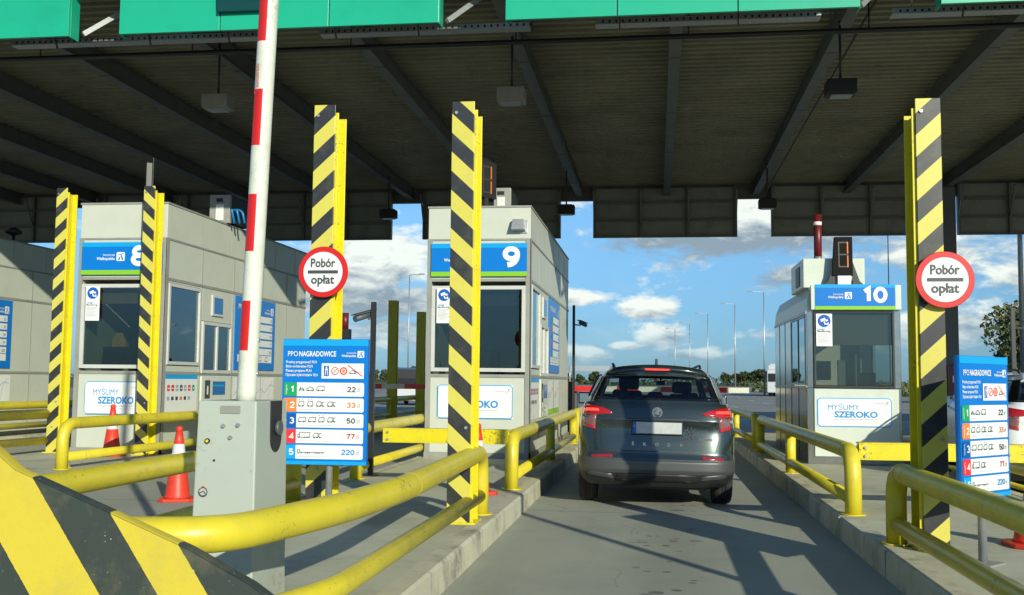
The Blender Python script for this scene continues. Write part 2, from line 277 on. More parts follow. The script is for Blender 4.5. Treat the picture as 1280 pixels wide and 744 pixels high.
class MB:
    def __init__(s): s.v = []; s.f = []; s.m = []; s.sm = []; s.names = []
    def mi(s, n):
        if n not in s.names: s.names.append(n)
        return s.names.index(n)
    def face(s, idx, m, smooth=False): s.f.append(tuple(idx)); s.m.append(s.mi(m)); s.sm.append(smooth)
    def add(s, vs): i = len(s.v); s.v += [Vector(v) for v in vs]; return i
    def hexa(s, c8, m):
        i = s.add(c8)
        for q in ((0, 3, 2, 1), (4, 5, 6, 7), (0, 1, 5, 4), (1, 2, 6, 5), (2, 3, 7, 6), (3, 0, 4, 7)): s.face([i + k for k in q], m)
        return s
    def box(s, x0, x1, y0, y1, z0, z1, m):
        return s.hexa([(x0, y0, z0), (x1, y0, z0), (x1, y1, z0), (x0, y1, z0), (x0, y0, z1), (x1, y0, z1), (x1, y1, z1), (x0, y1, z1)], m)
    def bar(s, a, b, wx, wz, m, up=(0, 0, 1)):
        a, b = Vector(a), Vector(b); u, v = frame(b - a, Vector(up)); u = u * wx / 2; v = v * wz / 2
        return s.hexa([a - u - v, a + u - v, a + u + v, a - u + v, b - u - v, b + u - v, b + u + v, b - u + v][0:4] + [b - u - v, b + u - v, b + u + v, b - u + v], m)
    def tube(s, pts, r, m, seg=16, smooth=True, caps=True, col=None):
        pts = [Vector(p) for p in pts]; n = len(pts); rings = []
        a = None
        for i, p in enumerate(pts):
            t = (pts[min(i + 1, n - 1)] - pts[max(i - 1, 0)]).normalized()
            if a is None: a, b = frame(t)
            else:
                a = (a - t * a.dot(t)).normalized(); b = a.cross(t).normalized()
            rr = r[i] if isinstance(r, (list, tuple)) else r
            rings.append(s.add([p + (a * math.cos(2 * math.pi * k / seg) + b * math.sin(2 * math.pi * k / seg)) * rr for k in range(seg)]))
        for i in range(n - 1):
            for k in range(seg):
                k2 = (k + 1) % seg; q = [rings[i] + k, rings[i] + k2, rings[i + 1] + k2, rings[i + 1] + k]
                s.face(q[::-1], col(i, k) if col else m, smooth)
        if caps:
            s.face([rings[0] + k for k in range(seg)], m); s.face([rings[-1] + k for k in range(seg)][::-1], m)
        return s
    def lathe(s, prof, m, c=(0, 0, 0), axis='z', seg=24, smooth=True, cols=None):
        c = Vector(c); rings = []
        for (r, h) in prof:
            vs = []
            for k in range(seg):
                a = 2 * math.pi * k / seg; ca, sa = r * math.cos(a), r * math.sin(a)
                vs.append(c + (Vector((ca, sa, h)) if axis == 'z' else Vector((h, ca, sa)) if axis == 'x' else Vector((sa, h, ca))))
            rings.append(s.add(vs))
        for i in range(len(prof) - 1):
            for k in range(seg):
                k2 = (k + 1) % seg; s.face([rings[i] + k, rings[i] + k2, rings[i + 1] + k2, rings[i + 1] + k], cols[i] if cols else m, smooth)
        s.face([rings[0] + k for k in range(seg)][::-1], cols[0] if cols else m); s.face([rings[-1] + k for k in range(seg)], cols[-1] if cols else m)
        return s
    def prism(s, poly, plane, d0, d1, m, ms=None):
        n = len(poly)
        P = {'xz': lambda a, b, d: (a, d, b), 'yz': lambda a, b, d: (d, a, b), 'xy': lambda a, b, d: (a, b, d)}[plane]
        i = s.add([P(a, b, d0) for a, b in poly]); j = s.add([P(a, b, d1) for a, b in poly])
        s.face([i + k for k in range(n)], m); s.face([j + k for k in range(n)][::-1], m)
        for k in range(n): s.face([i + k, j + k, j + (k + 1) % n, i + (k + 1) % n], ms or m)
        return s
    def poly(s, pts, m): i = s.add(pts); s.face([i + k for k in range(len(pts))], m); return s
    # flat art on a face: o origin, u right, v up, n outward. a card is a thin slab.
    def rect(s, fr, a0, a1, b0, b1, m, h=.003):
        o, u, v, n = fr; return s.poly([o + u * a0 + v * b0 + n * h, o + u * a1 + v * b0 + n * h, o + u * a1 + v * b1 + n * h, o + u * a0 + v * b1 + n * h], m)
    def rrect(s, fr, a0, a1, b0, b1, r, m, h=.003, corners=(1, 1, 1, 1)):
        o, u, v, n = fr; pts = []
        for (ca, cb, st, on) in ((a1 - r, b0 + r, -90, corners[0]), (a1 - r, b1 - r, 0, corners[1]), (a0 + r, b1 - r, 90, corners[2]), (a0 + r, b0 + r, 180, corners[3])):
            if on:
                for k in range(6): t = R(st + 18 * k); pts.append(o + u * (ca + r * math.cos(t)) + v * (cb + r * math.sin(t)) + n * h)
            else:
                sx = 1 if st in (-90, 0) else -1; sy = 1 if st in (0, 90) else -1
                pts.append(o + u * (ca + r * sx) + v * (cb + r * sy) + n * h)
        return s.poly(pts, m)
    def disc(s, fr, a, b, r, m, h=.003, n_=32, r2=None):
        o, u, v, n = fr; c = o + u * a + v * b + n * h
        P = [c + (u * math.cos(2 * math.pi * k / n_) + v * math.sin(2 * math.pi * k / n_)) * r for k in range(n_)]
        if r2 is None: return s.poly(P, m)
        Q = [c + (u * math.cos(2 * math.pi * k / n_) + v * math.sin(2 * math.pi * k / n_)) * r2 for k in range(n_)]
        i = s.add(P); j = s.add(Q)
        for k in range(n_): k2 = (k + 1) % n_; s.face([i + k, i + k2, j + k2, j + k], m)
        return s
    def line(s, fr, pts, wd, m, h=.003):
        o, u, v, n = fr
        for (a, b) in zip(pts, pts[1:]):
            d = Vector((b[0] - a[0], b[1] - a[1])); l = d.length
            if l < 1e-6: continue
            d /= l; q = Vector((-d.y, d.x)) * wd / 2; e = d * wd * .4
            P = [(a[0] - e.x - q.x, a[1] - e.y - q.y), (b[0] + e.x - q.x, b[1] + e.y - q.y), (b[0] + e.x + q.x, b[1] + e.y + q.y), (a[0] - e.x + q.x, a[1] - e.y + q.y)]
            h += .00008
            s.poly([o + u * x + v * y + n * h for x, y in P], m)
        return s
    def text(s, fr, st, a, b, size, m, bold=0., width=None, align='l', h=.006):
        """width: squeeze or stretch the line to this length"""
        o, u, v, n = fr; vs, fs, x0, x1 = text_geo(st, bold)
        if not vs: return s
        W = (x1 - x0) * size; kx = (width / W) if width else 1; W *= kx
        st_ = a - (W / 2 if align == 'c' else W if align == 'r' else 0)
        i = s.add([o + u * (st_ + (p.x - x0) * size * kx) + v * (b + p.y * size) + n * h for p in vs])
        for f in fs: s.face([i + k for k in f], m)
        return s
    def obj(s, name, parent=None, bevel=0., label=None, loc=None, seg=2):
        me = bpy.data.meshes.new(name); me.from_pydata([tuple(v) for v in s.v], [], s.f)
        for n in s.names: me.materials.append(MATS[n])
        me.polygons.foreach_set('material_index', s.m); me.polygons.foreach_set('use_smooth', s.sm); me.validate(); me.update()
        o = bpy.data.objects.new(name, me); COL.objects.link(o)
        if parent: o.parent = parent
        if loc: o.location = loc
        if bevel:
            b = o.modifiers.new('bevel', 'BEVEL'); b.width = bevel; b.segments = seg; b.limit_method = 'ANGLE'; b.angle_limit = R(40)
        if label: o['label'] = label
        return o
def FR(o, u=(1, 0, 0), v=(0, 0, 1)):
    u, v = Vector(u), Vector(v); return (Vector(o), u, v, u.cross(v))
def thing(name, label, cat, loc=(0, 0, 0), rz=0, group=None):
    o = bpy.data.objects.new(name, None); COL.objects.link(o); o.empty_display_size = .2
    o.location = loc; o.rotation_euler = (0, 0, rz); return tag(o, label, cat, group)
def tag(o, label, cat, group=None):
    o['label'] = label; o['category'] = cat
    if group: o['group'] = group
    return o
def struct(o): o['kind'] = 'structure'; return o
def dup(root, loc=None, rz=None, label=None):
    def cp(o, par):
        c = o.copy(); COL.objects.link(c); c.parent = par
        for ch in o.children: cp(ch, c)
        return c
    r = cp(root, None)
    if loc is not None: r.location = loc
    if rz is not None: r.rotation_euler = (0, 0, rz)
    if label: r['label'] = label
    return r

# ------------------------------------------------------------ ground, lanes, islands
def ground_mesh(name, x0, x1, y0, y1, z, m, nx=1, ny=1):
    b = MB(); b.poly([(x0, y0, z), (x1, y0, z), (x1, y1, z), (x0, y1, z)], m); return struct(b.obj(name))
ground_mesh('ground', -3500, 3500, -1500, 4500, -.012, 'grass')
ground_mesh('road', -75, 60, -60, 420, -.006, 'asphalt')
ground_mesh('lane_pavement', -30, 24, -12, 44, 0, 'lane')
for i, X in enumerate((-21, -17.4, -13.8, -10.2, -6.6, -3, .6, 4.2, 7.8, 11.4, 15)):
    b = MB()
    y = 52
    while y < 400: b.box(X - .07, X + .07, y, y + 4, -.004, -.0015, 'road_paint'); y += 12
    o = b.obj('road_marking'); struct(o)
b = MB()
for X in (-26, 20.5): b.box(X - .12, X + .12, 45, 410, -.004, -.0015, 'road_paint')
struct(b.obj('road_edge_line'))
def island(x0, x1, y0, y1, ch=.35):
    """kerbed concrete island: kerb ring of stones and the paved top"""
    nose = [(x0, y0 + ch * 2), (x0 + ch * 1.2, y0 + .2), (x0 + ch * 2.2, y0), (x1 - ch * 2.2, y0), (x1 - ch * 1.2, y0 + .2), (x1, y0 + ch * 2)]
    outer = nose + [(x1, y1), (x0, y1)]
    cx = (x0 + x1) / 2
    kw = .16; inner = [(cx + (x - cx) * (1 - kw / (abs(x0 - x1) / 2)), min(max(y, y0 + kw), y1 - kw)) for x, y in outer]
    b = MB(); n = len(outer)
    lo = b.add([(x, y, -.01) for x, y in outer]); mid = b.add([(cx + (x - cx) * .994, y, .18) for x, y in outer]); top = b.add([(cx + (x - cx) * .98, y + (.02 if y < y1 - .1 else -.02), .2) for x, y in outer])
    inn = b.add([(x, y, .2) for x, y in inner])
    for k in range(n):
        k2 = (k + 1) % n
        for a, c in ((lo, mid), (mid, top), (top, inn)): b.face([a + k, a + k2, c + k2, c + k], 'kerb')
    struct(b.obj('kerb'))
    b = MB(); b.poly([(x, y, .196) for x, y in inner], 'concrete'); struct(b.obj('pavement'))
    # joints between the kerb stones
    b = MB(); y = y0 + 1.6
    while y < y1:
        for (xx, sg) in ((x0, -1), (x1, 1)):
            b.box(min(xx, xx - sg * .17) - (0.002 if sg < 0 else -0.0), max(xx, xx - sg * .17) + (0.002 if sg > 0 else 0), y, y + .012, .0, .2015, 'trim')
        y += 2.0
    struct(b.obj('kerb_joint'))
island(-3.80, -1.42, 3.1, 27.5)
island(1.67, 4.15, 2.6, 27.0)
island(-10.15, -7.45, 8.6, 35)
island(-16.1, -12.9, 8.6, 35)
island(7.5, 9.9, 2.6, 27.0)

# ------------------------------------------------------------ canopy
CX0, CX1, CY0, CY1 = -32.0, 26.0, 13.0, 34.6
cn = thing('toll_canopy', 'dark corrugated steel roof on columns spanning all the toll lanes', 'canopy')
b = MB(); per = .285; y = CY0; rows = []
while y < CY1:
    rows += [(y, 7.99), (y + .035, 7.85), (y + .15, 7.85), (y + .185, 7.99)]; y += per
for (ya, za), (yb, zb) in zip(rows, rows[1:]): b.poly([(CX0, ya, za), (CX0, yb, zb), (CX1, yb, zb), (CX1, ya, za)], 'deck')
b.obj('roof_deck', cn)
b = MB(); b.box(CX0, CX1, CY0, CY1, 8.02, 8.25, 'dark_steel'); b.obj('roof_top', cn)
BX = [0.35 + 2.83 * k for k in range(-9, 9)]
for X in BX:
    b = MB(); b.box(X - .11, X + .11, CY0 + .1, CY1 - .1, 7.46, 7.485, 'beam').box(X - .03, X + .03, CY0 + .1, CY1 - .1, 7.485, 7.85, 'beam').box(X - .10, X + .10, CY0 + .1, CY1 - .1, 7.83, 7.85, 'beam')
    y = CY0 + 2.4
    while y < CY1 - 1: b.box(X - .105, X + .105, y, y + .03, 7.445, 7.46, 'beam'); y += 4.1
    b.obj('rafter', cn)
for (yy, zz, h) in ((13.35, 7.50, .3), (34.45, 7.66, .58)):
    b = MB(); b.box(CX0, CX1, yy - .012, yy + .012, zz - h / 2, zz + h / 2, 'beam').box(CX0, CX1, yy - .09, yy + .09, zz - h / 2 - .018, zz - h / 2, 'beam').box(CX0, CX1, yy - .09, yy + .09, zz + h / 2, zz + h / 2 + .018, 'beam')
    b.obj('cross_girder', cn)
b = MB(); b.tube([(CX0, 17.0, 7.03), (CX1, 17.0, 7.03)], .045, 'black', 10)
for k in range(20):
    X = CX0 + 1.4 + k * 2.83; b.tube([(X, 17.0, 7.0), (X, 17.0, 7.60)], .014, 'black', 6)
b.obj('sprinkler_pipe', cn)
for (xa, xb) in ((-13.6, -11.2), (-10.4, -6.2), (-5.2, -1.9), (-.9, 2.4), (3.4, 8.4)):
    b = MB(); b.box(xa, xb, 15.55, 15.75, 6.78, 6.80, 'galv').box(xa, xb, 15.54, 15.55, 6.78, 6.86, 'galv').box(xa, xb, 15.75, 15.76, 6.78, 6.86, 'galv')
    x = xa + .1
    while x < xb: b.box(x, x + .03, 15.536, 15.54, 6.80, 6.84, 'black'); x += .10
    b.tube([(xa + .3, 15.65, 6.86), (xa + .3, 15.65, 7.9)], .012, 'galv', 6).tube([(xb - .3, 15.65, 6.86), (xb - .3, 15.65, 7.9)], .012, 'galv', 6); b.obj('cable_tray', cn)
for k, (X, ya, yb) in enumerate(((-2.32, 15.7, 33), (3.42, 15.7, 33), (-8.0, 15.7, 33))):
    b = MB(); b.tube([(X, ya, 7.42), (X, yb, 7.42)], .022, 'dark_steel', 6); b.obj('conduit', cn)
for (cx_, cy_, z0) in ((8.78, 33.3, 0), (-26, 14.2, 0), (20, 24, 0), (-30, 33, 0), (15.1, 33.3, 0)):
    b = MB(); b.box(cx_ - .20, cx_ + .20, cy_ - .2, cy_ + .2, z0, 7.4, 'plastic_grey').box(cx_ - .24, cx_ + .24, cy_ - .24, cy_ + .24, z0, z0 + .025, 'dark_steel'); b.obj('column', cn, .008)

# fascia signs: green fronts over the approach, grey backs at the exit edge
def front_sign(cx_, label, wdt=4.72, display=False):
    t = thing('overhead_sign', label, 'sign', (cx_, 14.0, 6.36), 0, 'green overhead lane signs on the canopy edge')
    a = -wdt / 2; J = [a, a + wdt * .325, a + wdt * .665, a + wdt]
    for k in range(3):
        b = MB(); b.box(J[k] + .008, J[k + 1] - .008, 0, .05, 0, 1.9, 'green_sign'); b.obj('panel', t, .004)
    b = MB(); b.box(a + .02, -a - .02, .055, .085, .03, 1.87, 'dark_steel')
    b.box(a, a + .02, .052, .27, 0, 1.9, 'green_sign').box(-a - .02, -a, .052, .27, 0, 1.9, 'green_sign').obj('casing', t)
    for X in (a + .35, -.8, .8, -a - .35):
        b = MB(); b.bar((X, .09, .1), (X, .9, 1.45), .06, .06, 'beam'); b.obj('bracket', t)
        b = MB(); b.bar((X, .09, .25), (X, .30, -.08), .02, .02, 'black'); b.obj('hook', t)
    for s in (1,):
        b = MB(); b.bar((s * (-a + .05), .3, .12), (s * (-a + .62), .85, .78), .07, .07, 'galv'); b.obj('strut', t)
    if display:
        b = MB(); fr = FR((-.85, 0, .52)); o_, u, v, n = fr
        b.hexa([(-.84, -.09, .24), (-.0, -.09, .24), (-.0, .0, .24), (-.84, .0, .24), (-.9, -.09, 1.6), (.06, -.09, 1.6), (.06, .0, 1.6), (-.9, .0, 1.6)], 'dark_green'); b.obj('dark_panel', t, .01)  # plain dark green trapezoid in front of the sign panels, no digits
    return t
front_sign(-9.95 - .87, 'green overhead sign cut by the left edge, end face showing')
front_sign(-5.33, 'green overhead sign crossed by the upright red and white boom', display=True)
front_sign(0.31, 'green overhead sign above the car lane between booth 9 and booth 10')
front_sign(6.03, 'green overhead sign of which only a corner shows at the top right')
def back_sign(cx_, label):
    t = thing('fascia_panel', label, 'panel', (cx_, 34.0, 6.1), 0, 'grey backs of the exit side fascia boards')
    wdt = 4.62; a = -wdt / 2
    b = MB(); b.box(a, -a, .30, .34, 0, 1.62, 'sign_back'); b.obj('board', t)
    for k in range(4):
        X = a + .04 + k * (wdt - .08) / 3; b = MB()
        b.box(X - .035, X + .035, .16, .298, 0, 1.62, 'beam'); b.bar((X, .2, .5), (X, -.35, 1.45), .05, .05, 'beam'); b.obj('upright', t)
    b = MB()
    for z in (.0, .52, 1.1): b.box(a, -a, .225, .296, z, z + .07, 'beam')
    b.obj('crossbar', t)
for k, lb in zip(range(-4, 3), ('grey fascia board back at the far left above the leftmost booth roof', 'grey fascia board back behind the leftmost pair of striped posts', 'grey fascia board back left of the striped post that carries a round sign', 'grey fascia board back hanging above the gap between booth 8 and booth 9', 'grey fascia board back hanging alone above the dark car', 'grey fascia board back above booth 10', 'grey fascia board back at the right edge beyond the right striped post')):
    back_sign(.28 + 5.68 * k, lb)

# hanging lamps
def lamp(loc, label, dark, drop):
    t = thing('canopy_lamp', label, 'lamp', loc, 0, 'floodlights hanging under the canopy')
    c = 'lamp_grey' if not dark else 'black'
    b = MB(); b.box(-.24, .24, -.19, .19, .02, .26, c); b.prism([(-.19, .0), (.19, .0), (.24, .02), (-.24, .02)], 'xz', -.15, .15, c); b.obj('housing', t, .012)
    b = MB(); b.box(-.17, .17, -.13, .13, -.012, -.002, 'lens'); b.obj('lens', t)
    b = MB(); b.tube([(0, 0, .27), (0, 0, drop)], .022, 'dark_steel', 8); b.box(-.16, .16, -.03, .03, .262, .30, 'dark_steel'); b.obj('hanger', t)
lamp((-7.9, 18, 6.28), 'light grey lamp on a rod over booth 8', False, 1.3)
lamp((-2.5, 18, 6.26), 'light grey lamp on a rod right of the striped post in front of booth 9', False, 1.3)
lamp((3.08, 18, 6.24), 'black lamp on a rod above the left side of booth 10', True, 1.3)
lamp((-2.55, 30, 6.2), 'black lamp low above the right roof corner of booth 9', True, 1.4)
lamp((3.1, 30, 6.3), 'small black lamp at the canopy far edge just left of booth 10', True, 1.3)
lamp((-8.05, 31, 6.3), 'small dark canopy lamp above and right of the left round sign', True, 1.3)

# ------------------------------------------------------------ shared artwork
def logo(b, fr, a, bb, s, m='white', bg_='blue'):
    """road-mark square with two words to its left; a,bb = lower right corner"""
    b.rrect(fr, a - s, a, bb, bb + s, s * .12, m, .004)
    for P in ([(a - s * .82, bb + s * .12), (a - s * .60, bb + s * .12), (a - s * .50, bb + s * .52), (a - s * .60, bb + s * .52)], [(a - s * .32, bb + s * .1), (a - s * .1, bb + s * .1), (a - s * .44, bb + s * .8), (a - s * .52, bb + s * .72)]):
        o, u, v, n = fr; b.poly([o + u * x + v * y + n * .0065 for x, y in P], bg_)
    b.line(fr, [(a - s * .85, bb + s * .66), (a - s * .15, bb + s * .86)], s * .07, bg_, .0070)
    b.text(fr, 'Autostrada', a - s * 1.2, bb + s * .58, s * .38, m, .0, width=s * 1.45, align='r')
    b.text(fr, 'Wielkopolska', a - s * 1.2, bb + s * .12, s * .46, m, .02, width=s * 2.2, align='r')
def wheels(b, fr, xs, y, r, m, h=.0075):
    for x in xs: b.disc(fr, x, y, r, m, h, 10, r * .45)
def icon(b, fr, kind, a, y, s, m='ink'):
    q = s * .085
    def ln(p): b.line(fr, [(a + x * s, y + z * s) for x, z in p], q, m, .0065)
    if kind == 'bike': ln([(0, .15), (.25, .45), (.55, .45), (.8, .15), (.3, .2), (.2, .62)]); wheels(b, fr, [a + .1 * s, a + .75 * s], y + .12 * s, .13 * s, m)
    if kind == 'car': ln([(0, .1), (0, .32), (.2, .38), (.38, .6), (.8, .6), (1, .38), (1.15, .3), (1.15, .1), (0, .1)]); wheels(b, fr, [a + .28 * s, a + .88 * s], y + .1 * s, .12 * s, m)
    if kind == 'van': ln([(0, .1), (0, .4), (.22, .75), (1.15, .75), (1.15, .1), (0, .1)]); wheels(b, fr, [a + .25 * s, a + .9 * s], y + .1 * s, .12 * s, m)
    if kind == 'vant': ln([(0, .1), (0, .4), (.22, .75), (.75, .75), (.75, .1), (0, .1)]); ln([(.75, .2), (.9, .2)]); ln([(1.25, .7), (.92, .7), (.92, .12), (1.25, .12)]); wheels(b, fr, [a + .2 * s, a + .6 * s, a + 1.08 * s], y + .1 * s, .11 * s, m)
    if kind == 'vanx': ln([(0, .1), (0, .4), (.2, .75), (.85, .75), (.85, .1), (0, .1)]); ln([(.15, .95), (.15, 1.1)]); ln([(.7, .95), (.7, 1.1)]); wheels(b, fr, [a + .2 * s, a + .65 * s], y + .1 * s, .11 * s, m)
    if kind == 'truck': ln([(.28, .1), (.28, .85), (1.9, .85), (1.9, .1), (0, .1), (0, .5), (.28, .6)]); wheels(b, fr, [a + .2 * s, a + 1.1 * s, a + 1.4 * s, a + 1.65 * s], y + .1 * s, .11 * s, m)
    if kind == 'flat': ln([(0, .1), (0, .5), (.2, .6), (.35, .6), (.35, .2), (4.2, .2)]); wheels(b, fr, [a + k * s for k in (.2, .6, 1.3, 1.6, 1.9, 2.8, 3.1, 3.4, 3.9)], y + .1 * s, .1 * s, m)
def price_board(t, name='board'):
    """the tall tariff board; local x -.37..+.37, z 0..1.08, facing -y"""
    W, Hh = .75, 1.07; a = -W / 2; fr = FR((0, -.016, 0))
    b = MB(); b.box(a, -a, -.015, .0, 0, Hh, 'blue'); b.box(a - .004, -a + .004, .0, .02, .0 - .004, Hh + .004, 'deep_blue'); b.obj('board', t)
    b = MB()
    b.rect(fr, a, -a, Hh - .055, Hh, 'sky_blue', .002); b.rect(fr, a, -a, 0, .03, 'sky_blue', .002)
    b.text(fr, 'PPO', a + .045, .925, .062, 'white', .0, width=.088); b.text(fr, 'NAGRADOWICE', a + .145, .925, .062, 'white', .02, width=.325)
    logo(b, fr, -a - .035, .915, .058)
    for k, s in enumerate(('Prosimy przygotować PLN', 'Bitte vorbereiten PLN', 'Please prepare PLN', 'Просим приготовить PLN')):
        b.text(fr, s, a + .03, .865 - k * .037, .032, 'white', .012, width=(.27, .235, .225, .28)[k])
    b.rect(fr, .0 - .03, -a - .035, .735, .865, 'white', .003)
    b.rrect(fr, -.01, .035, .755, .845, .006, 'deep_blue', .0045); b.line(fr, [(.002, .765), (.010, .835)], .006, 'white', .006); b.line(fr, [(.023, .765), (.016, .835)], .006, 'white', .006); b.rect(fr, .0, .026, .808, .816, 'white', .0065)
    b.disc(fr, .088, .80, .034, 'board_red', .0045, 24, .026); b.line(fr, [(.066, .778), (.11, .822)], .005, 'board_red', .006); b.text(fr, 'M', .088, .788, .03, 'grey_ink', align='c')
    b.disc(fr, .163, .80, .034, 'board_red', .0045, 24, .022); b.disc(fr, .163, .80, .015, 'orange', .005, 16)
    icon(b, fr, 'car', .215, .775, .05); icon(b, fr, 'flat', .255, .79, .018); b.line(fr, [(.205, .85), (.325, .76)], .006, 'board_red', .0105)
    rows = [('1', 'board_green', '22 zł', 'ink', ['bike', 'car', 'van']), ('2', 'orange', '33 zł', 'orange_ink', ['vanx', 'vanx', 'vant', 'vant']), ('3', 'deep_blue', '50 zł', 'ink', ['van', 'van', 'vanx', 'vant']), ('4', 'board_red', '77 zł', 'red_ink', ['truck', 'vant']), ('5', 'sky_blue', '220 zł', 'blue_ink', ['flat'])]
    for k, (n, c, pr, pc, ic) in enumerate(rows):
        z1 = .70 - k * .1335; z0 = z1 - .118
        b.rrect(fr, a + .10, -a - .03, z0, z1, .014, 'label_white', .003, (1, 1, 0, 0)); b.rrect(fr, a + .015, a + .132, z0, z1, .014, c, .0035, (0, 0, 1, 1))
        digits(b, fr, n, a + .078, z0 + .032, .055, 'white', .19)
        digits(b, fr, pr.split()[0], .270, z0 + .038, .046, pc, .2, 'r', .86); b.text(fr, 'zł', .283, z0 + .042, .052, 'grey_ink', .0)
        b.text(fr, 'kat.', a + .04, z0 + .02, .03, 'white') if False else None
        o_, u, v, nn_ = fr
        b.text((o_ + u * (a + .045) + v * (z0 + .018), v, -u, nn_), 'kategoria', 0, 0, .022, 'white', 0, width=.08)
        x = a + .15
        for i_ in ic:
            icon(b, fr, i_, x, z0 + .045, .056); x += {'bike': .068, 'car': .09, 'van': .09, 'vanx': .078, 'vant': .098, 'truck': .135, 'flat': .3}[i_]
        b.rect(fr, a + .15, a + .46, z0 + .018, z0 + .021, 'grey_ink', .0045); b.rect(fr, .165, .167, z0 + .01, z1 - .01, 'grey_ink', .0045)
    b.obj('tariff_print', t)

def _arc(cx_, cy_, rx, ry, a0, a1, n=14): return [(cx_ + rx * math.cos(R(a0 + (a1 - a0) * k / n)), cy_ + ry * math.sin(R(a0 + (a1 - a0) * k / n))) for k in range(n + 1)]
DIG = {'0': [_arc(.3, .5, .3, .5, 0, 360, 28)], '1': [[(.08, .78), (.34, 1.0), (.34, 0)]], '2': [_arc(.3, .70, .28, .30, 165, -25) + [(.0, 0), (.62, 0)]],
 '3': [_arc(.27, .74, .27, .26, 150, -90), _arc(.27, .26, .31, .27, 90, -150)], '4': [[(.46, 0), (.46, 1), (.0, .3), (.64, .3)]],
 '5': [[(.56, 1), (.08, 1), (.05, .55)] + _arc(.27, .31, .31, .31, 118, -145)], '7': [[(.0, 1), (.6, 1), (.2, 0)]],
 '8': [_arc(.3, .75, .25, .25, 0, 360, 22), _arc(.3, .26, .30, .27, 0, 360, 24)], '9': [_arc(.3, .69, .29, .31, 0, 360, 24), [(.59, .69), (.585, .50), (.54, .32), (.45, .16), (.32, .05), (.12, .0)]]}
def digits(b, fr, st, a, z, h, m, th=.2, align='l', sp=.88, d=.006):
    w_ = [(.45 if c == '1' else .6) * h for c in st]; tot_ = sum(w_) + (len(st) - 1) * (sp - .6) * h; th *= h
    x = a - (tot_ if align == 'r' else tot_ / 2 if align == 'c' else 0); o, u, v, n = fr
    for c, cw in zip(st, w_):
        for si, P in enumerate(DIG[c]):
            P = [(x + px * h, z + th / 2 + pz * (h - th)) for px, pz in P]; cl = math.dist(P[0], P[-1]) < 1e-6; L_, R_ = [], []
            m_ = len(P)
            for i in range(m_):
                p0 = P[i - 1] if i else (P[-2] if cl else None); p1 = P[(i + 1)] if i < m_ - 1 else (P[1] if cl else None)
                d0 = (Vector(P[i]) - Vector(p0)).normalized() if p0 else None; d1 = (Vector(p1) - Vector(P[i])).normalized() if p1 else None
                d0 = d0 or d1; d1 = d1 or d0; n0 = Vector((-d0.y, d0.x)); n1_ = Vector((-d1.y, d1.x)); mt = (n0 + n1_).normalized(); k = th / 2 / max(.45, mt.dot(n0))
                q = Vector(P[i]); L_.append(q + mt * k); R_.append(q - mt * k)
            hh = d + si * .0008; i0 = b.add([o + u * p.x + v * p.y + n * hh for p in L_]); j0 = b.add([o + u * p.x + v * p.y + n * hh for p in R_])
            for i in range(m_ - 1): b.face([i0 + i, j0 + i, j0 + i + 1, i0 + i + 1], m)
        x += cw + (sp - .6) * h
# ------------------------------------------------------------ booths
def cctv_poster(t, x0, x1, z0, z1, y):
    fr = FR((x0, y, z0)); W, H_ = x1 - x0, z1 - z0
    b = MB(); b.box(x0, x1, y, y + .004, z0, z1, 'white')
    r = W * .40; b.disc(fr, W / 2, H_ - r - W * .06, r, 'eu_blue', .003)
    cx_, cz = W / 2, H_ - r - W * .06
    o, u, v, n = fr
    def P(l, h=.006, m='white'): b.poly([o + u * (cx_ + x * r) + v * (cz + z * r) + n * h for x, z in l], m)
    P([(-.62, .22), (.12, .52), (.28, .12), (-.46, -.18)]); P([(.18, .12), (.52, .28), (.62, -.02), (.26, -.12)], .0065); P([(-.1, -.1), (.08, -.05), (.2, -.42), (.62, -.42), (.62, -.6), (.05, -.6)], .007); P([(.5, -.25), (.68, -.25), (.68, -.7), (.5, -.7)], .0075)
    b.text(fr, 'Uwaga', W * .08, H_ * .50, W * .17, 'blue_ink', .01); b.text(fr, 'Monitoring', W * .08, H_ * .435, W * .17, 'ink', .01, width=W * .78)
    for k in range(9): b.rect(fr, W * .08, W * (.9 - .12 * ((k * 7) % 3)), H_ * (.38 - k * .034), H_ * (.385 - k * .034) + .003, 'grey_ink', .003)
    b.obj('monitoring_notice', t)
def slogan_poster(t, x0, x1, z0, z1, y):
    fr = FR((x0, y, z0)); W, H_ = x1 - x0, z1 - z0
    b = MB(); b.box(x0, x1, y, y + .004, z0, z1, 'blue_ink' if False else 'white')
    b.rrect(fr, 0, W, 0, H_, .05, 'sky_blue', .002); b.rrect(fr, .014, W - .014, .014, H_ - .014, .04, 'white', .004)
    b.text(fr, 'MYŚLIMY', W * .145, H_ * .59, H_ * .25, 'blue_ink', .0, width=W * .42, h=.007); b.text(fr, 'SZEROKO', W * .23, H_ * .33, H_ * .29, 'blue_ink', .035, width=W * .58, h=.007)
    for (a0, a1, zz) in ((.22, .82, .26), (.22, .80, .235), (.40, .83, .17)): b.rect(fr, W * a0, W * a1, H_ * zz, H_ * zz + .005, 'grey_ink', .006)
    b.text(fr, 'autostrada', W * .77, H_ * .80, .028, 'grey_ink', align='l', width=W * .13, h=.007); b.line(fr, [(W * .92, H_ * .77), (W * .955, H_ * .87), (W * .94, H_ * .87)], .008, 'ink', .007)
    b.obj('slogan_poster', t)
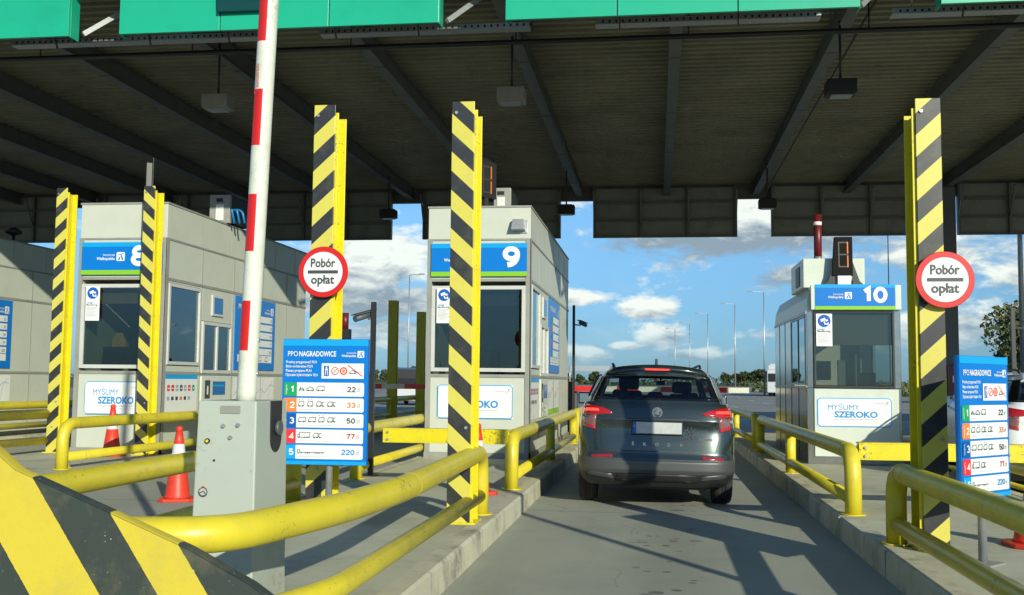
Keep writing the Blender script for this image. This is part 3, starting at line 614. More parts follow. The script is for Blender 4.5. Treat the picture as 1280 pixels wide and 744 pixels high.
def cab_sign(t, num, x0, x1, z0, z1, y, lx, num_x, nsize):
    fr = FR((x0, y, z0)); W, H_ = x1 - x0, z1 - z0
    b = MB(); b.box(x0, x1, y, y + .03, z0, z1, 'blue')
    b.rect(fr, 0, W, 0, H_ * .14, 'green', .003); b.rect(fr, 0, W, H_ * .86, H_, 'sky_blue', .003)
    logo(b, fr, lx, H_ * .42, H_ * .27); digits(b, fr, num, num_x, H_ * .26, nsize, 'white', .24, 'c')
    b.obj('lane_number_sign', t)
def window(t, fr, a0, a1, b0, b1, fm, gm, fw=.05, label=None, split=None, proud=.03):
    o, u, v, n = fr
    def slab(x0, x1, z0, z1, d0, d1, m, bb):
        c = [o + u * x + v * z + n * d for d in (d0, d1) for x, z in ((x0, z0), (x1, z0), (x1, z1), (x0, z1))]; bb.hexa(c, m)
    b = MB()
    slab(a0, a1, b0, b0 + fw, -.02, proud, fm, b); slab(a0, a1, b1 - fw, b1, -.02, proud, fm, b)
    slab(a0, a0 + fw, b0 + fw, b1 - fw, -.02, proud, fm, b); slab(a1 - fw, a1, b0 + fw, b1 - fw, -.02, proud, fm, b)
    if split: 
        for s in split: slab(s - fw * .5, s + fw * .5, b0 + fw, b1 - fw, -.018, proud * .8, fm, b)
    w_ = b.obj('window', t, .004, label)
    b = MB(); slab(a0 + fw, a1 - fw, b0 + fw, b1 - fw, -.012, -.004, gm, b); b.obj('pane', w_)
    return w_
def tall_booth(X1, Y0, W, D, Hh, num, label, display=True):
    """X1 right side, Y0 front; local x -W..0, y 0..D, z 0 at island top .2"""
    t = thing('toll_booth', label, 'toll booth', (X1, Y0, .196), 0, 'tall pale panelled toll booths')
    z = lambda a: a - .196
    b = MB(); T_ = .06
    b.box(-W, 0, 0, D, 0, z(1.47), 'panel')
    b.box(-W, 0, 0, D, z(3.02), z(Hh), 'panel')
    b.box(-W, -W + T_, 0, D, z(1.47), z(3.02), 'panel')                              # left wall
    b.box(-W + T_, 0, 3.2, D - .001, z(1.47), z(3.02), 'panel')                            # rear core
    b.box(-T_, 0, 0, .09, z(1.47), z(3.02), 'panel').box(-T_, 0, 1.33, 1.42, z(1.47), z(3.02), 'panel').box(-T_, 0, 2.72, 3.2, z(1.47), z(3.02), 'panel')
    b.box(-T_, 0, .09, 1.33, z(1.47), z(1.62), 'panel').box(-T_, 0, .09, 1.33, z(2.97), z(3.02), 'panel')
    b.box(-T_, 0, 1.42, 2.72, z(2.42), z(3.02), 'panel')
    b.obj('wall', t, .006)
    b = MB()
    b.box(-W - .012, .012, -.012, D + .01, z(Hh), z(Hh) + .03, 'trim'); b.obj('roof', t)
    # aluminium profiles and seams
    b = MB()
    for zz, hh in ((1.47, .05), (3.00, .045), (3.66, .03)):
        b.box(.0, .012, -.012, D, z(zz), z(zz + hh), 'trim'); b.box(-W - .012, .0, -.014, .0, z(zz), z(zz + hh), 'trim')
    for (x0, x1) in ((-W - .01, -W + .07), (-.07, .012)): b.box(x0, x1, -.018, .0, 0, z(3.68), 'trim')
    b.box(.0, .018, -.018, .07, 0, z(3.68), 'trim')
    for y in (1.375, 2.78, 4.25, 5.65): b.box(.0, .008, y - .012, y + .012, .03, z(3.66), 'trim')
    b.box(.0, .03, -.03, D, 0, .09, 'trim'); b.box(-W - .02, .03, -.03, 0, 0, .09, 'trim')
    b.obj('trim', t)
    for k in range(6):
        y = .12 + k * 1.2; b = MB(); b.box(.001, .004, y, y + .006, z(3.7), z(Hh), 'trim'); b.obj('roof_seam', t)
    window(t, FR((-W, 0, 0)), .07, W - .07, z(1.56), z(2.93), 'frame_grey', 'glass', .06, 'wide front window in a pale frame')
    side = FR((0, 0, 0), (0, 1, 0))
    window(t, side, .10, 1.32, z(1.63), z(2.96), 'frame_grey', 'glass_side', .055, 'tall side window')
    window(t, side, 1.43, 2.71, z(1.50), z(2.41), 'frame_grey', 'glass_side', .06, 'double sliding service window', split=[2.07])
    cab_sign(t, num, -W + .06, -.05, z(3.08), z(3.61), -.05, W * (.42 if num == '9' else .50), W - .36 - (.14 if num == '8' else 0), .34)
    cctv_poster(t, -W + .16, -W + .40, z(2.33), z(2.89), -.045)
    slogan_poster(t, -W + .19, -.26, z(.82), z(1.35), -.02)
    # little display and lamp hood
    b = MB(); b.box(.0, .03, 1.80, 2.30, z(2.53), z(2.90), 'frame_grey').box(.03, .034, 1.86, 2.24, z(2.57), z(2.86), 'screen_blue'); b.obj('fare_display', t, .005)
    if num == '9':
        b = MB(); b.prism([(-.30, z(3.98)), (-.04, z(3.98)), (-.05, z(3.77)), (-.29, z(3.77))], 'xz', -.0, -.02, 'galv'); b.hexa([(-.30, -.16, z(3.82)), (-.08, -.16, z(3.82)), (-.08, -.01, z(3.80)), (-.30, -.01, z(3.80)), (-.28, -.10, z(3.99)), (-.10, -.10, z(3.99)), (-.10, -.0, z(3.99)), (-.28, 0, z(3.99))], 'galv'); b.obj('lamp_hood', t, .006)
    # side tariff board
    y0, y1, zb, zt = 2.86, 4.95, z(1.58), z(2.98)
    b = MB(); b.box(.0, .02, y0, y1, zb, zt, 'blue'); fr = FR((.02, y0, zb), (0, 1, 0)); W2, H2 = y1 - y0, zt - zb
    b.text(fr, 'PPO NAGRADOWICE', .12, H2 * .83, .13, 'white', .02, width=W2 * .5); logo(b, fr, W2 - .12, H2 * .80, .15)
    for k in range(5): b.rect(fr, W2 * .34, W2 * .92, H2 * (.68 - k * .115), H2 * (.77 - k * .115), 'label_white', .004); b.rect(fr, W2 * .25, W2 * .34, H2 * (.68 - k * .115), H2 * (.77 - k * .115), ('board_green', 'orange', 'deep_blue', 'board_red', 'sky_blue')[k], .004); b.text(fr, ('22', '33', '50', '77', '220')[k], W2 * .90, H2 * (.70 - k * .115), .08, 'ink', .01, align='r')
    b.rect(fr, W2 * .06, W2 * .92, H2 * .08 + .04, H2 * .21, 'label_white', .005)
    for k in range(5): icon(b, fr, 'van', W2 * (.1 + k * .16), H2 * .125, .12)
    b.obj('side_tariff_board', t)
    # card-logo poster, pay terminal, maps
    b = MB(); fr = FR((.0, .10, z(.80)), (0, 1, 0)); b.rect(fr, 0, 1.2, 0, .68, 'label_white', .006); b.rect(fr, 0, 1.2, .60, .68, 'sky_blue', .008); b.text(fr, 'Akceptujemy', .9, .615, .05, 'white')
    cc = ['board_red', 'red_ink', 'grey_ink', 'ink', 'grey_ink', 'board_red', 'board_green']
    for k in range(7): b.rrect(fr, .07 + k * .155, .17 + k * .155, .40, .50, .02, cc[k], .009); b.rect(fr, .09 + k * .155, .15 + k * .155, .435, .455, 'white', .011)
    for k, c in enumerate(['grey_ink', 'ink', 'ink', 'orange_ink', 'ink', 'grey_ink']): b.rrect(fr, .07 + k * .155, .16 + k * .155, .25, .31, .015, c, .009)
    b.obj('card_logo_poster', t)
    b = MB(); fr = FR((.0, 1.44, z(.85)), (0, 1, 0)); b.box(.0, .03, 1.44, 2.70, z(.80), z(1.45), 'panel_white')
    fr = FR((.03, 1.44, z(.80)), (0, 1, 0)); b.rect(fr, .45, 1.0, .32, .56, 'screen_blue', .006); b.rect(fr, .47, .95, .47, .50, 'sky_blue', .008); b.rect(fr, .12, .34, .26, .58, 'ink', .006); b.rect(fr, .2, .26, .33, .48, 'label_white', .008)
    b.rect(fr, .45, 1.02, .04, .20, 'white', .006); b.text(fr, 'Płatność', .5, .13, .07, 'ink', .02); b.text(fr, 'zbliżeniowa', .5, .06, .06, 'ink', .01); b.rect(fr, .1, .32, .03, .24, 'white', .006); b.rect(fr, .15, .26, .1, .16, 'grey_ink', .008)
    b.obj('pay_terminal', t)
    b = MB()
    for (m0, m1) in ((2.84, 3.85), (3.95, 5.0)):
        fr = FR((.0, m0, z(.80)), (0, 1, 0)); W3 = m1 - m0; b.rect(fr, 0, W3, 0, .64, 'label_white', .006); b.rect(fr, 0, W3, 0, .10, 'green', .008)
        b.line(fr, [(0.05, .3), (W3 * .3, .42), (W3 * .5, .33), (W3 * .8, .5), (W3 - .05, .46)], .012, 'grey_ink', .009); b.line(fr, [(W3 * .3, .15), (W3 * .35, .35), (W3 * .45, .6)], .008, 'grey_ink', .010); b.line(fr, [(W3 * .7, .14), (W3 * .75, .4), (W3 * .9, .58)], .008, 'grey_ink', .010)
    b.obj('route_map', t)
    # inside
    b = MB(); b.box(-W + .06, -.06, .12, .62, z(1.47), z(1.50), 'wood'); b.obj('counter', t); b = MB(); b.box(-W + .3, -W + .75, .3, .34, z(1.62), z(1.92), 'black').box(-W + .50, -W + .55, .33, .36, z(1.502), z(1.64), 'black'); b.obj('monitor', t, .006); b = MB(); b.box(-.42, -.22, .2, .5, z(1.502), z(1.68), 'plastic_grey'); b.obj('cash_drawer', t, .006); b = MB(); b.box(-W + .06, -.06, 3.1, 3.19, z(1.47), z(3.02), 'interior'); b.obj('partition', t); b = MB(); b.box(-W + .06, -.07, .15, .17, z(2.62), z(2.9), 'blind' if num != '9' else 'plastic_grey'); b.obj('blind', t); b = MB()
    b.box(-W + .06, -W + .2, 1.6, 3.0, z(1.47), z(2.3), 'plastic_grey'); b.obj('locker', t)
    return t
tb9 = tall_booth(-1.98, 16.6, 1.66, 7.35, 4.19, '9', 'pale toll booth numbered 9 with a grey lamp hood high on its front')
tb8 = tall_booth(-7.86, 16.1, 1.50, 6.9, 4.24, '8', 'pale toll booth numbered 8 standing between two striped posts')
tb7 = tall_booth(-13.3, 15.4, 1.50, 6.65, 4.22, '7', 'pale toll booth cut by the left edge beyond the striped posts')

def office_chair(loc, rz, label, m='fabric'):
    t = thing('office_chair', label, 'chair', loc, rz)
    b = MB(); b.box(-.22, .22, -.2, .22, .42, .5, m); b.obj('seat', t, .03)
    b = MB(); b.box(-.2, .2, .18, .25, .6, 1.15, m).bar((0, .24, .45), (0, .24, .65), .06, .03, 'black'); b.obj('backrest', t, .03)
    b = MB(); b.tube([(0, 0, .08), (0, 0, .43)], .03, 'black', 10)
    for k in range(5): a = 2 * math.pi * k / 5; b.bar((0, 0, .08), (.28 * math.cos(a), .28 * math.sin(a), .04), .04, .03, 'black')
    b.obj('base', t)
office_chair((-8.35, 17.4, .196 + 1.28), R(20), 'blue grey office chair inside the booth with the orange vest')
office_chair((-2.60, 17.5, .196 + 1.28), R(-30), 'black office chair inside the booth right behind the tallest centre striped post', 'black')
t = thing('safety_vest', 'orange safety vest hanging inside the front window of booth 8', 'vest', (-9.1, 17.0, 1.68))
b = MB(); b.prism([(-.12, 0), (.12, 0), (.13, .35), (.05, .5), (-.05, .5), (-.13, .35)], 'xz', -.03, .03, 'hi_vis'); b.obj('cloth', t, .02); b = MB(); b.box(-.122, .122, -.034, .034, .16, .2, 'label_white'); b.obj('reflective_band', t)

# booth 10: low stainless cab
def steel_booth():
    X0, X1, Y0 = 2.31, 3.71, 16.8
    t = thing('toll_booth', 'low stainless steel toll booth numbered 10 at the right of the dark car', 'toll booth', (X0, Y0, .196))
    W, D = X1 - X0, 4.4; z = lambda a: a - .196
    b = MB()
    b.box(0, W, 0.0, D, 0, z(1.36), 'steel'); b.box(0, .1, 0, .1, z(1.36), z(2.56), 'steel').box(W - .1, W, 0, .1, z(1.36), z(2.56), 'steel')
    b.box(0, .05, 1.9, D, z(1.36), z(2.52), 'steel').box(W - .05, W, 1.9, D, z(1.36), z(2.56), 'steel').box(.05, W - .05, 2.6, D, z(1.36), z(2.56), 'interior').box(0, .05, .1, .16, z(1.36), z(2.52), 'steel')
    b.obj('wall', t, .008)
    b = MB(); b.prism([(0, z(2.54)), (W, z(2.54)), (W, z(2.90)), (W - .06, z(2.95)), (.1, z(2.95)), (0.02, z(2.75))], 'xz', .0, D, 'panel_white'); b.obj('roof', t, .01)
    b = MB()
    for y in (.98, 1.9, 2.75, 3.6): b.box(-.006, .0, y - .008, y + .008, 0, z(2.52), 'dark_steel')
    b.box(-.012, .0, 0, D, z(1.36), z(1.39), 'galv').box(-.012, .0, 0, D, z(2.50), z(2.54), 'galv'); b.obj('trim', t)
    window(t, FR((0, 0, 0), (0, -1, 0), (0, 0, 1)) if False else (Vector((0, 0, 0)), Vector((0, 1, 0)), Vector((0, 0, 1)), Vector((-1, 0, 0))), .16, 1.9, z(1.40), z(2.49), 'galv', 'glass_side', .03, 'mirrored side window', split=[1.0], proud=.01)
    b = MB(); b.box(.10, W - .05, -.035, -.001, 0.12, z(1.345), 'panel_white'); b.obj('front_panel', t, .006)
    window(t, FR((0, 0, 0)), .10, W - .10, z(1.36), z(2.545), 'black', 'glass', .03, 'dark front window')
    cab_sign(t, '10', .12, W - .09, z(2.56), z(2.95), -.09, .55, .88, .25)
    cctv_poster(t, .14, .38, z(2.0), z(2.50), -.035); slogan_poster(t, .14, W - .16, z(.77), z(1.21), -.042)
    for (xa, xb) in ((.06, .12), (W - .09, W)): b = MB(); b.box(xa, xb, -.085, .0, z(2.56), z(2.94), 'panel_white'); b.obj('sign_cheek', t, .006)
    b = MB(); b.box(.12, W - .12, .05, .06, z(2.02), z(2.53), 'blind'); b.obj('sun_blind', t)
    b = MB(); b.box(.1, W - .1, .25, .75, z(1.36), z(1.40), 'wood'); b.obj('counter', t); b = MB(); b.box(.55, .72, .5, .6, z(1.40), z(1.8), 'frame_grey').box(.2, .42, .4, .43, z(1.48), z(1.78), 'black').box(.9, 1.06, .55, .62, z(1.45), z(2.2), 'label_white').box(W - .3, W - .16, .12, .18, z(2.15), z(2.45), 'plastic_grey').box(.86, 1.1, .4, .5, z(1.40), z(1.6), 'black').box(.78, .80, .3, .4, z(1.4), z(1.9), 'galv'); b.obj('equipment', t)
    return t
steel_booth()
t = thing('ventilation_unit', 'white box unit with a side vent on the roof of booth 10', 'ventilation unit', (2.33, 17.25, 2.946))
b = MB(); b.box(0, .95, 0, 1.5, 0, .47, 'panel_white'); b.obj('housing', t, .012); b = MB(); b.box(-.012, 0, .4, .85, .06, .38, 'black'); b.obj('vent', t)
t = thing('warning_mast', 'dark red round mast with a white band rising behind the roof of booth 10', 'mast', (2.66, 17.9, 3.418))
b = MB(); b.tube([(0, 0, 0), (0, 0, .80)], .065, 'mast_red', 16); b.obj('pole', t); b = MB(); b.tube([(0, 0, .62), (0, 0, .68)], .068, 'white', 16); b.obj('band', t); b = MB(); b.tube([(0, 0, .0), (0, 0, .1)], .069, 'galv', 16); b.obj('foot', t)
def seven_seg(b, fr, a, z, wd, h, lit):
    th = wd * .16
    seg = {'a': (0, h - th, wd, h), 'g': (0, h / 2 - th / 2, wd, h / 2 + th / 2), 'd': (0, 0, wd, th), 'f': (0, h / 2, th, h), 'b': (wd - th, h / 2 + th / 2, wd, h), 'e': (0, 0, th, h / 2), 'c': (wd - th, 0, wd, h / 2 - th / 2)}
    for i, (k, (x0, z0, x1, z1)) in enumerate(seg.items()): b.rect(fr, a + x0 + .004, a + x1 - .004, z + z0 + .004, z + z1 - .004, 'amber_led' if k in lit else 'led_off', .004 + .0004 * i)
t = thing('lane_display', 'black one digit display in a winged stand on the roof of booth 10', 'display', (2.93, 17.1, 2.946)); t.scale = (.80, .80, .86)
b = MB(); b.hexa([(-.23, -.06, .20), (.17, -.06, .20), (.17, .04, .20), (-.23, .04, .20), (-.17, -.02, .92), (.17, -.02, .92), (.17, .10, .92), (-.17, .10, .92)], 'led_black'); b.obj('housing', t, .01)
b = MB(); fr = (Vector((0, -.063, .20)), Vector((1, 0, 0)), Vector((0, .055, .998)), Vector((0, -.998, .055))); seven_seg(b, fr, -.11, .15, .20, .48, 'bc'); b.obj('digit', t)
b = MB()
for s in (-1, 1): b.prism([(s * .17, .0), (s * .42, .0), (s * .30, .10), (s * .17, .45)], 'xz', -.03, .05, 'dark_steel')
b.box(-.5, .5, -.12, .12, .0, .025, 'galv').box(-.12, .13, -.05, -.04, .02, .2, 'label_white'); b.obj('stand', t)
def roof_display(loc, label, rz):
    t = thing('lane_display', label, 'display', loc, rz)
    b = MB(); b.box(-.22, .22, -.05, .05, .18, .78, 'car_black').box(-.27, .27, .05, .07, .05, .86, 'black'); b.obj('housing', t, .008)
    b = MB(); seven_seg(b, FR((0, -.052, 0)), -.12, .25, .22, .46, 'bc'); b.obj('digit', t)
    b = MB(); b.box(-.04, .04, -.04, .04, 0, .18, 'dark_steel').box(-.2, .2, -.15, .15, 0, .02, 'dark_steel'); b.obj('stand', t)
roof_display((-2.78, 16.95, 4.23), 'grey display turned sideways on the roof of booth 9', R(55))
roof_display((-8.62, 16.9, 4.28), 'narrow dark display on the roof of booth 8', R(-62))
def ac_unit(loc, label, pipes=False, s=1.0):
    t = thing('air_conditioner', label, 'air conditioner', loc, 0, 'air conditioners on booth roofs')
    b = MB(); b.box(-.17 * s, .17 * s, 0, .10, 0, .46 * s, 'lamp_grey').box(-.17 * s, .17 * s, .1, 1.0, .03, .46 * s, 'black'); b.obj('housing', t, .01)
    b = MB(); b.box(-.06 * s, .07 * s, -.012, 0, .05, .30 * s, 'label_white').box(-.06, .06, -.012, 0, .34 * s, .40 * s, 'black'); b.obj('label_plate', t)
    b = MB()
    for x in (.22, .32, .42)[:3 if pipes else 0]: b.tube(fillet([(.17 * s, .05, .25), (x, .04, .25), (x + .05, .06, .0)], .12), .022, 'pipe_blue', 8)
    b.box(-.17, .17, .05, .12, -.0, .03, 'black'); b.obj('pipes' if pipes else 'feet', t)
ac_unit((-2.60, 17.5, 4.22), 'pale air conditioner unit on the roof of booth 9'); ac_unit((-7.98 + .0, 18.4, 4.27), 'grey air conditioner with blue pipes on the roof of booth 8', True, 1.15)
t = thing('roof_lamp', 'small black lamp on the roof edge of the leftmost booth', 'lamp', (-13.5, 20.6, 4.27))
b = MB(); b.lathe([(.03, 0), (.03, .12), (.16, .16), (.20, .20), (.10, .26), (.02, .30)], 'black', seg=12); b.obj('shade', t)

# ------------------------------------------------------------ striped posts, cross beams, round signs
def striped_post(loc, Hh, w_, up, label, side=1):
    t = thing('striped_post', label, 'post', loc, 0, 'yellow posts with black stripes at the booth islands')
    b = MB(); b.box(-w_ / 2, w_ / 2, -.02, 0, 0, Hh, 'stripe_up' if up else 'stripe_down'); b.obj('striped_plate', t, .003)
    x = .035 * side; b = MB(); b.box(-w_ / 2 + x + .01, w_ / 2 + x - .01, .002, .016, 0, Hh - .07, 'yellow_steel').box(x - .006, x + .006, .016, .244, 0, Hh - .07, 'yellow_steel').box(-w_ / 2 + x + .01, w_ / 2 + x - .01, .244, .26, 0, Hh - .07, 'yellow_steel').box(-w_ / 2 - .05, w_ / 2 + .05, -.04, .30, 0, .018, 'yellow_steel'); b.obj('steel_beam', t, .003)
    b = MB()
    for (xx, zz) in ((-w_ / 2 + .04, Hh - .1), (w_ / 2 - .04, .82), (0, .42)): b.tube([(xx, -.0205, zz), (xx, -.034, zz)], .014, 'galv', 8)
    b.obj('bolt', t)
    return t
striped_post((-1.675, 9.0, .196), 3.67, .20, False, 'striped post standing in front of booth 9 behind the bent yellow rail')
striped_post((-3.015, 9.25, .196), 3.74, .20, True, 'striped post carrying the round red sign left of booth 9')
striped_post((2.06, 8.3, .196), 3.41, .185, True, 'striped post carrying the round red sign right of booth 10', -1)
striped_post((-9.62, 15.95, .196), 4.30, .185, True, 'striped post at the left front corner of booth 8')
striped_post((-8.03, 15.8, .196), 4.28, .185, False, 'striped post at the right front corner of booth 8')
for (X, Y, Hh, lb) in ((-7.66, 30.2, 3.55, 'taller shaded olive post far behind between booth 8 and booth 9'), (-7.45, 33.0, 3.4, 'shorter shaded olive post far behind touching the left edge of booth 9')):
    t = thing('steel_post', lb, 'post', (X, Y, .196), 0, 'shaded posts behind the booths')
    b = MB(); b.box(-.13, .13, -.02, 0, 0, Hh, 'yellow_steel').box(-.01, .01, 0, .2, 0, Hh, 'yellow_steel').box(-.13, .13, .2, .22, 0, Hh, 'yellow_steel'); b.obj('steel_beam', t, .003); b = MB(); b.box(-.2, .2, -.1, .3, 0, .02, 'yellow_steel'); b.obj('base_plate', t)
def cross_beam(x0, x1, y, z0, label, rake=0):
    t = thing('cross_beam', label, 'beam', ((x0 + x1) / 2, y, z0), 0, 'yellow cross beams in front of the booths'); h = (x1 - x0) / 2
    b = MB(); b.box(-h, h, -.08, .08, .15, .165, 'yellow_steel').box(-h, h, -.006, .006, .015, .15, 'yellow_steel').box(-h, h, -.08, .08, 0, .015, 'yellow_steel').box(-h, h, -.079, -.065, .015, .15, 'yellow_steel'); b.obj('steel_beam', t, .003)
    b = MB()
    for s in (-1, 1):
        for k in (.04, .12): b.tube([(s * (h - .06), -.081, k), (s * (h - .06), -.10, k)], .014, 'galv', 8)
    b.obj('bolt', t)
cross_beam(-3.12, -1.66, 12.02, .70, 'yellow steel beam across the island in front of booth 9')
cross_beam(1.92, 3.95, 10.6, .70, 'yellow steel beam across the island in front of booth 10')
def round_sign(loc, r, label):
    t = thing('road_sign', label, 'road sign', loc, 0, 'round toll signs on the striped posts'); fr = FR((0, -.012, 0))
    b = MB(); b.lathe([(r, -.012), (r + .004, -.006), (r, 0)], 'red', axis='y', seg=48)
    b.obj('plate', t)
    b = MB(); b.disc(fr, 0, 0, r * .998, 'red', .002, 48); b.disc(fr, 0, 0, r * .80, 'label_white', .004, 48)
    b.rrect(fr, -r * .62, r * .62, -r * .065, r * .065, r * .03, 'ink', .006)
    b.text(fr, 'Pobór', 0, r * .20, r * .48, 'ink', .022, width=r * 1.0, align='c', h=.008); b.text(fr, 'opłat', 0, -r * .46, r * .48, 'ink', .022, width=r * .95, align='c', h=.008)
    b.obj('face', t)
    b = MB()
    for z in (-.1, .1): b.box(-.16, .16, .0, .02, z - .012, z + .012, 'galv')
    b.obj('clamp', t)
round_sign((-2.98, 9.19, 2.385), .228, 'round red and white toll sign on the striped post left of booth 9')
round_sign((2.14, 8.23, 2.205), .21, 'round red and white toll sign on the striped post right of booth 10')

# tariff boards on posts
def board_on_post(loc, rz, label, zb, k=1):
    t = thing('tariff_sign', label, 'sign', loc, rz, 'free standing tariff boards'); s = MB()
    h = bpy.data.objects.new('board_holder', None); bpy.data.objects.remove(h)
    before = set(bpy.data.objects)
    price_board(t)
    for o in set(bpy.data.objects) - before: o.location.z = zb - loc[2]; o.scale = (k, 1, k)
    b = MB(); b.tube([(.04, .045, 0), (.04, .045, zb - loc[2] + .9)], .03, 'galv', 14); b.box(-.07, .15, -.06, .15, 0, .012, 'galv'); b.obj('post', t)
    b = MB(); b.box(-.3, .3, .021, .03, zb - loc[2] + .2, zb - loc[2] + .24, 'galv').box(-.3, .3, .021, .03, zb - loc[2] + .8, zb - loc[2] + .84, 'galv'); b.obj('clamp', t)
board_on_post((-2.82, 8.82, .196), R(2), 'tariff board in front of the striped post beside the grey barrier cabinet', .69)
board_on_post((2.235, 7.70, .196), R(47), 'tariff board turned sideways near the right edge in front of the white car', .655, .90)

# ------------------------------------------------------------ pipe rails
def rail(label, top, low, posts=(), r=.078, rl_=.062, feet=True):
    """top and low: bent pipes; posts: (x,y) verticals under the top pipe"""
    t = thing('guard_rail', label, 'guard rail', (top[0][0], top[0][1], 0), 0, 'yellow tube guard rails')
    o = Vector((top[0][0], top[0][1], 0))
    L_ = lambda P: [Vector(p) - o for p in P]
    b = MB(); b.tube(fillet(L_(top), .26, 8), r, 'yellow', 20); b.obj('top_tube', t)
    b = MB(); b.tube(fillet(L_(low), .20, 6), rl_, 'yellow', 16); b.obj('lower_tube', t)
    for (x, y, zt) in posts:
        b = MB(); p = Vector((x, y, .196)) - o; q = Vector((x, y, zt)) - o; b.tube([p, q], r * .9, 'yellow', 16); b.lathe([(.12, 0), (.12, .012)], 'yellow', p, seg=16); b.obj('post', t)
    ends = [p for p in (top[0], top[-1]) if p[2] < .3]
    for p in ends:
        b = MB(); q = Vector(p) - o
        b.hexa([q + Vector(v) for v in ((-.02, .0, 0), (.02, 0, 0), (.02, .20, 0), (-.02, .20, 0), (-.02, 0, .12), (.02, 0, .12), (.02, .19, .02), (-.02, .19, .02))], 'yellow'); b.lathe([(.115, 0), (.115, .012)], 'yellow', q, seg=18); b.obj('foot_plate', t)
    pts = fillet(L_(top), .26, 8); b = MB(); n_ = 0
    for i in range(1, len(pts) - 1):
        if (pts[i + 1] - pts[i]).length > .9 or (pts[i] - pts[i - 1]).length > .9:
            d = (pts[i + 1] - pts[i]).normalized() if (pts[i + 1] - pts[i]).length > .9 else (pts[i] - pts[i - 1]).normalized()
            b = MB(); b.tube([pts[i] - d * .006, pts[i] + d * .006], r + .0022, 'weld', 20); b.obj('weld_seam', t)
    return t
g = .2
rail('large bent yellow rail wrapping the nose of the island and the barrier cabinet',
     [(-1.6, 9.67, g), (-1.6, 9.67, .765), (-1.50, 6.2, .77), (-1.58, 5.2, .77), (-1.78, 4.22, .77), (-2.5, 4.12, .77), (-3.15, 4.3, .77), (-3.55, 5.2, .77), (-3.6, 10.3, .77), (-3.6, 10.3, g)],
     [(-1.6, 9.62, .37), (-1.6, 5.2, .37), (-1.85, 4.3, .37), (-2.5, 4.16, .37), (-3.2, 4.34, .37), (-3.55, 5.3, .37), (-3.58, 10.25, .37)])
rail('yellow rail along the left side of booth 9 starting at the cross beam', [(-3.6, 12.75, g), (-3.6, 12.75, .79), (-3.62, 18.5, .79), (-3.62, 18.5, g)] if False else [(-3.66, 12.75, g), (-3.66, 12.75, .80), (-3.74, 16.5, .80), (-3.74, 24.5, .80), (-3.74, 24.5, g)], [(-3.66, 12.8, .34), (-3.74, 16.5, .34), (-3.74, 24.45, .34)], [(-3.74, 18.6, .8)])
rail('yellow rail between booth 9 and the dark car', [(-1.62, 11.95, g), (-1.62, 11.95, .79), (-1.62, 21.0, .79), (-1.62, 21.0, g)], [(-1.62, 12.0, .34), (-1.62, 20.95, .34)], [(-1.62, 16.4, .79)])
rail('yellow rail between the dark green bushes and the exit barrier left of the car' if False else 'short far yellow rail beyond booth 9 by the exit barrier cabinet', [(-1.62, 21.6, g), (-1.62, 21.6, .79), (-1.62, 27, .79), (-1.62, 27, g)], [(-1.62, 21.65, .34), (-1.62, 26.95, .34)])
rail('nearest yellow rail on the right running out of the lower right corner', [(1.83, 8.55, g), (1.83, 8.55, .755), (1.83, 3.6, .755), (2.1, 3.1, .755), (3.5, 3.0, .755)] + [(3.9, 3.8, .755), (3.9, 8.0, .755), (3.9, 8.0, g)], [(1.83, 8.5, .35), (1.83, 3.7, .35), (2.2, 3.15, .35), (3.4, 3.05, .35), (3.88, 3.9, .35), (3.88, 7.95, .35)])
rail('yellow rail with a rounded end post in front of booth 10', [(1.83, 10.35, g), (1.83, 10.35, .785), (1.83, 19.3, .785), (1.83, 19.3, g)], [(1.83, 10.4, .34), (1.83, 19.25, .34)], [(1.83, 15.0, .785)])
rail('far yellow rail on the right leading away beside the dark car', [(1.83, 20.1, g), (1.83, 20.1, .79), (1.83, 26.6, .79), (1.83, 26.6, g)], [(1.83, 20.15, .34), (1.83, 26.55, .34)], [(1.83, 24.9, .79)])
rail('low yellow rail between booth 10 and the white car', [(4.0, 11.45, g), (4.0, 11.45, .51), (4.0, 20.5, .51), (4.0, 20.5, g)], [(4.0, 11.5, .30), (4.0, 20.4, .30)], r=.075, rl_=.03)
rail('yellow rail with a rounded near end beside booth 8', [(-7.75, 13.1, g), (-7.75, 13.1, .80), (-7.60, 16, .80), (-7.55, 24.2, .80), (-7.55, 24.2, g)], [(-7.75, 13.15, .36), (-7.60, 16, .36), (-7.55, 24.15, .36)], [(-7.56, 19, .8)])
rail('shaded rail far behind between booth 8 and booth 9', [(-7.68, 25.2, g), (-7.68, 25.2, .86), (-7.68, 34.4, .86), (-7.68, 34.4, g)], [(-7.68, 25.25, .42), (-7.68, 34.35, .42)], [(-7.68, 30, .86)])
rail('yellow rail ending at the left striped post of booth 8', [(-9.85, 9.6, g), (-9.85, 9.6, .82), (-9.72, 15.9, .82)], [(-9.85, 9.65, .40), (-9.72, 15.9, .40)])
rail('yellow rail along the leftmost booth, half in shade', [(-13.0, 12.6, g), (-13.0, 12.6, .82), (-13.0, 24, .82), (-13.0, 24, g)], [(-13.0, 12.65, .40), (-13.0, 23.95, .40)], [(-13.0, 18, .82)])

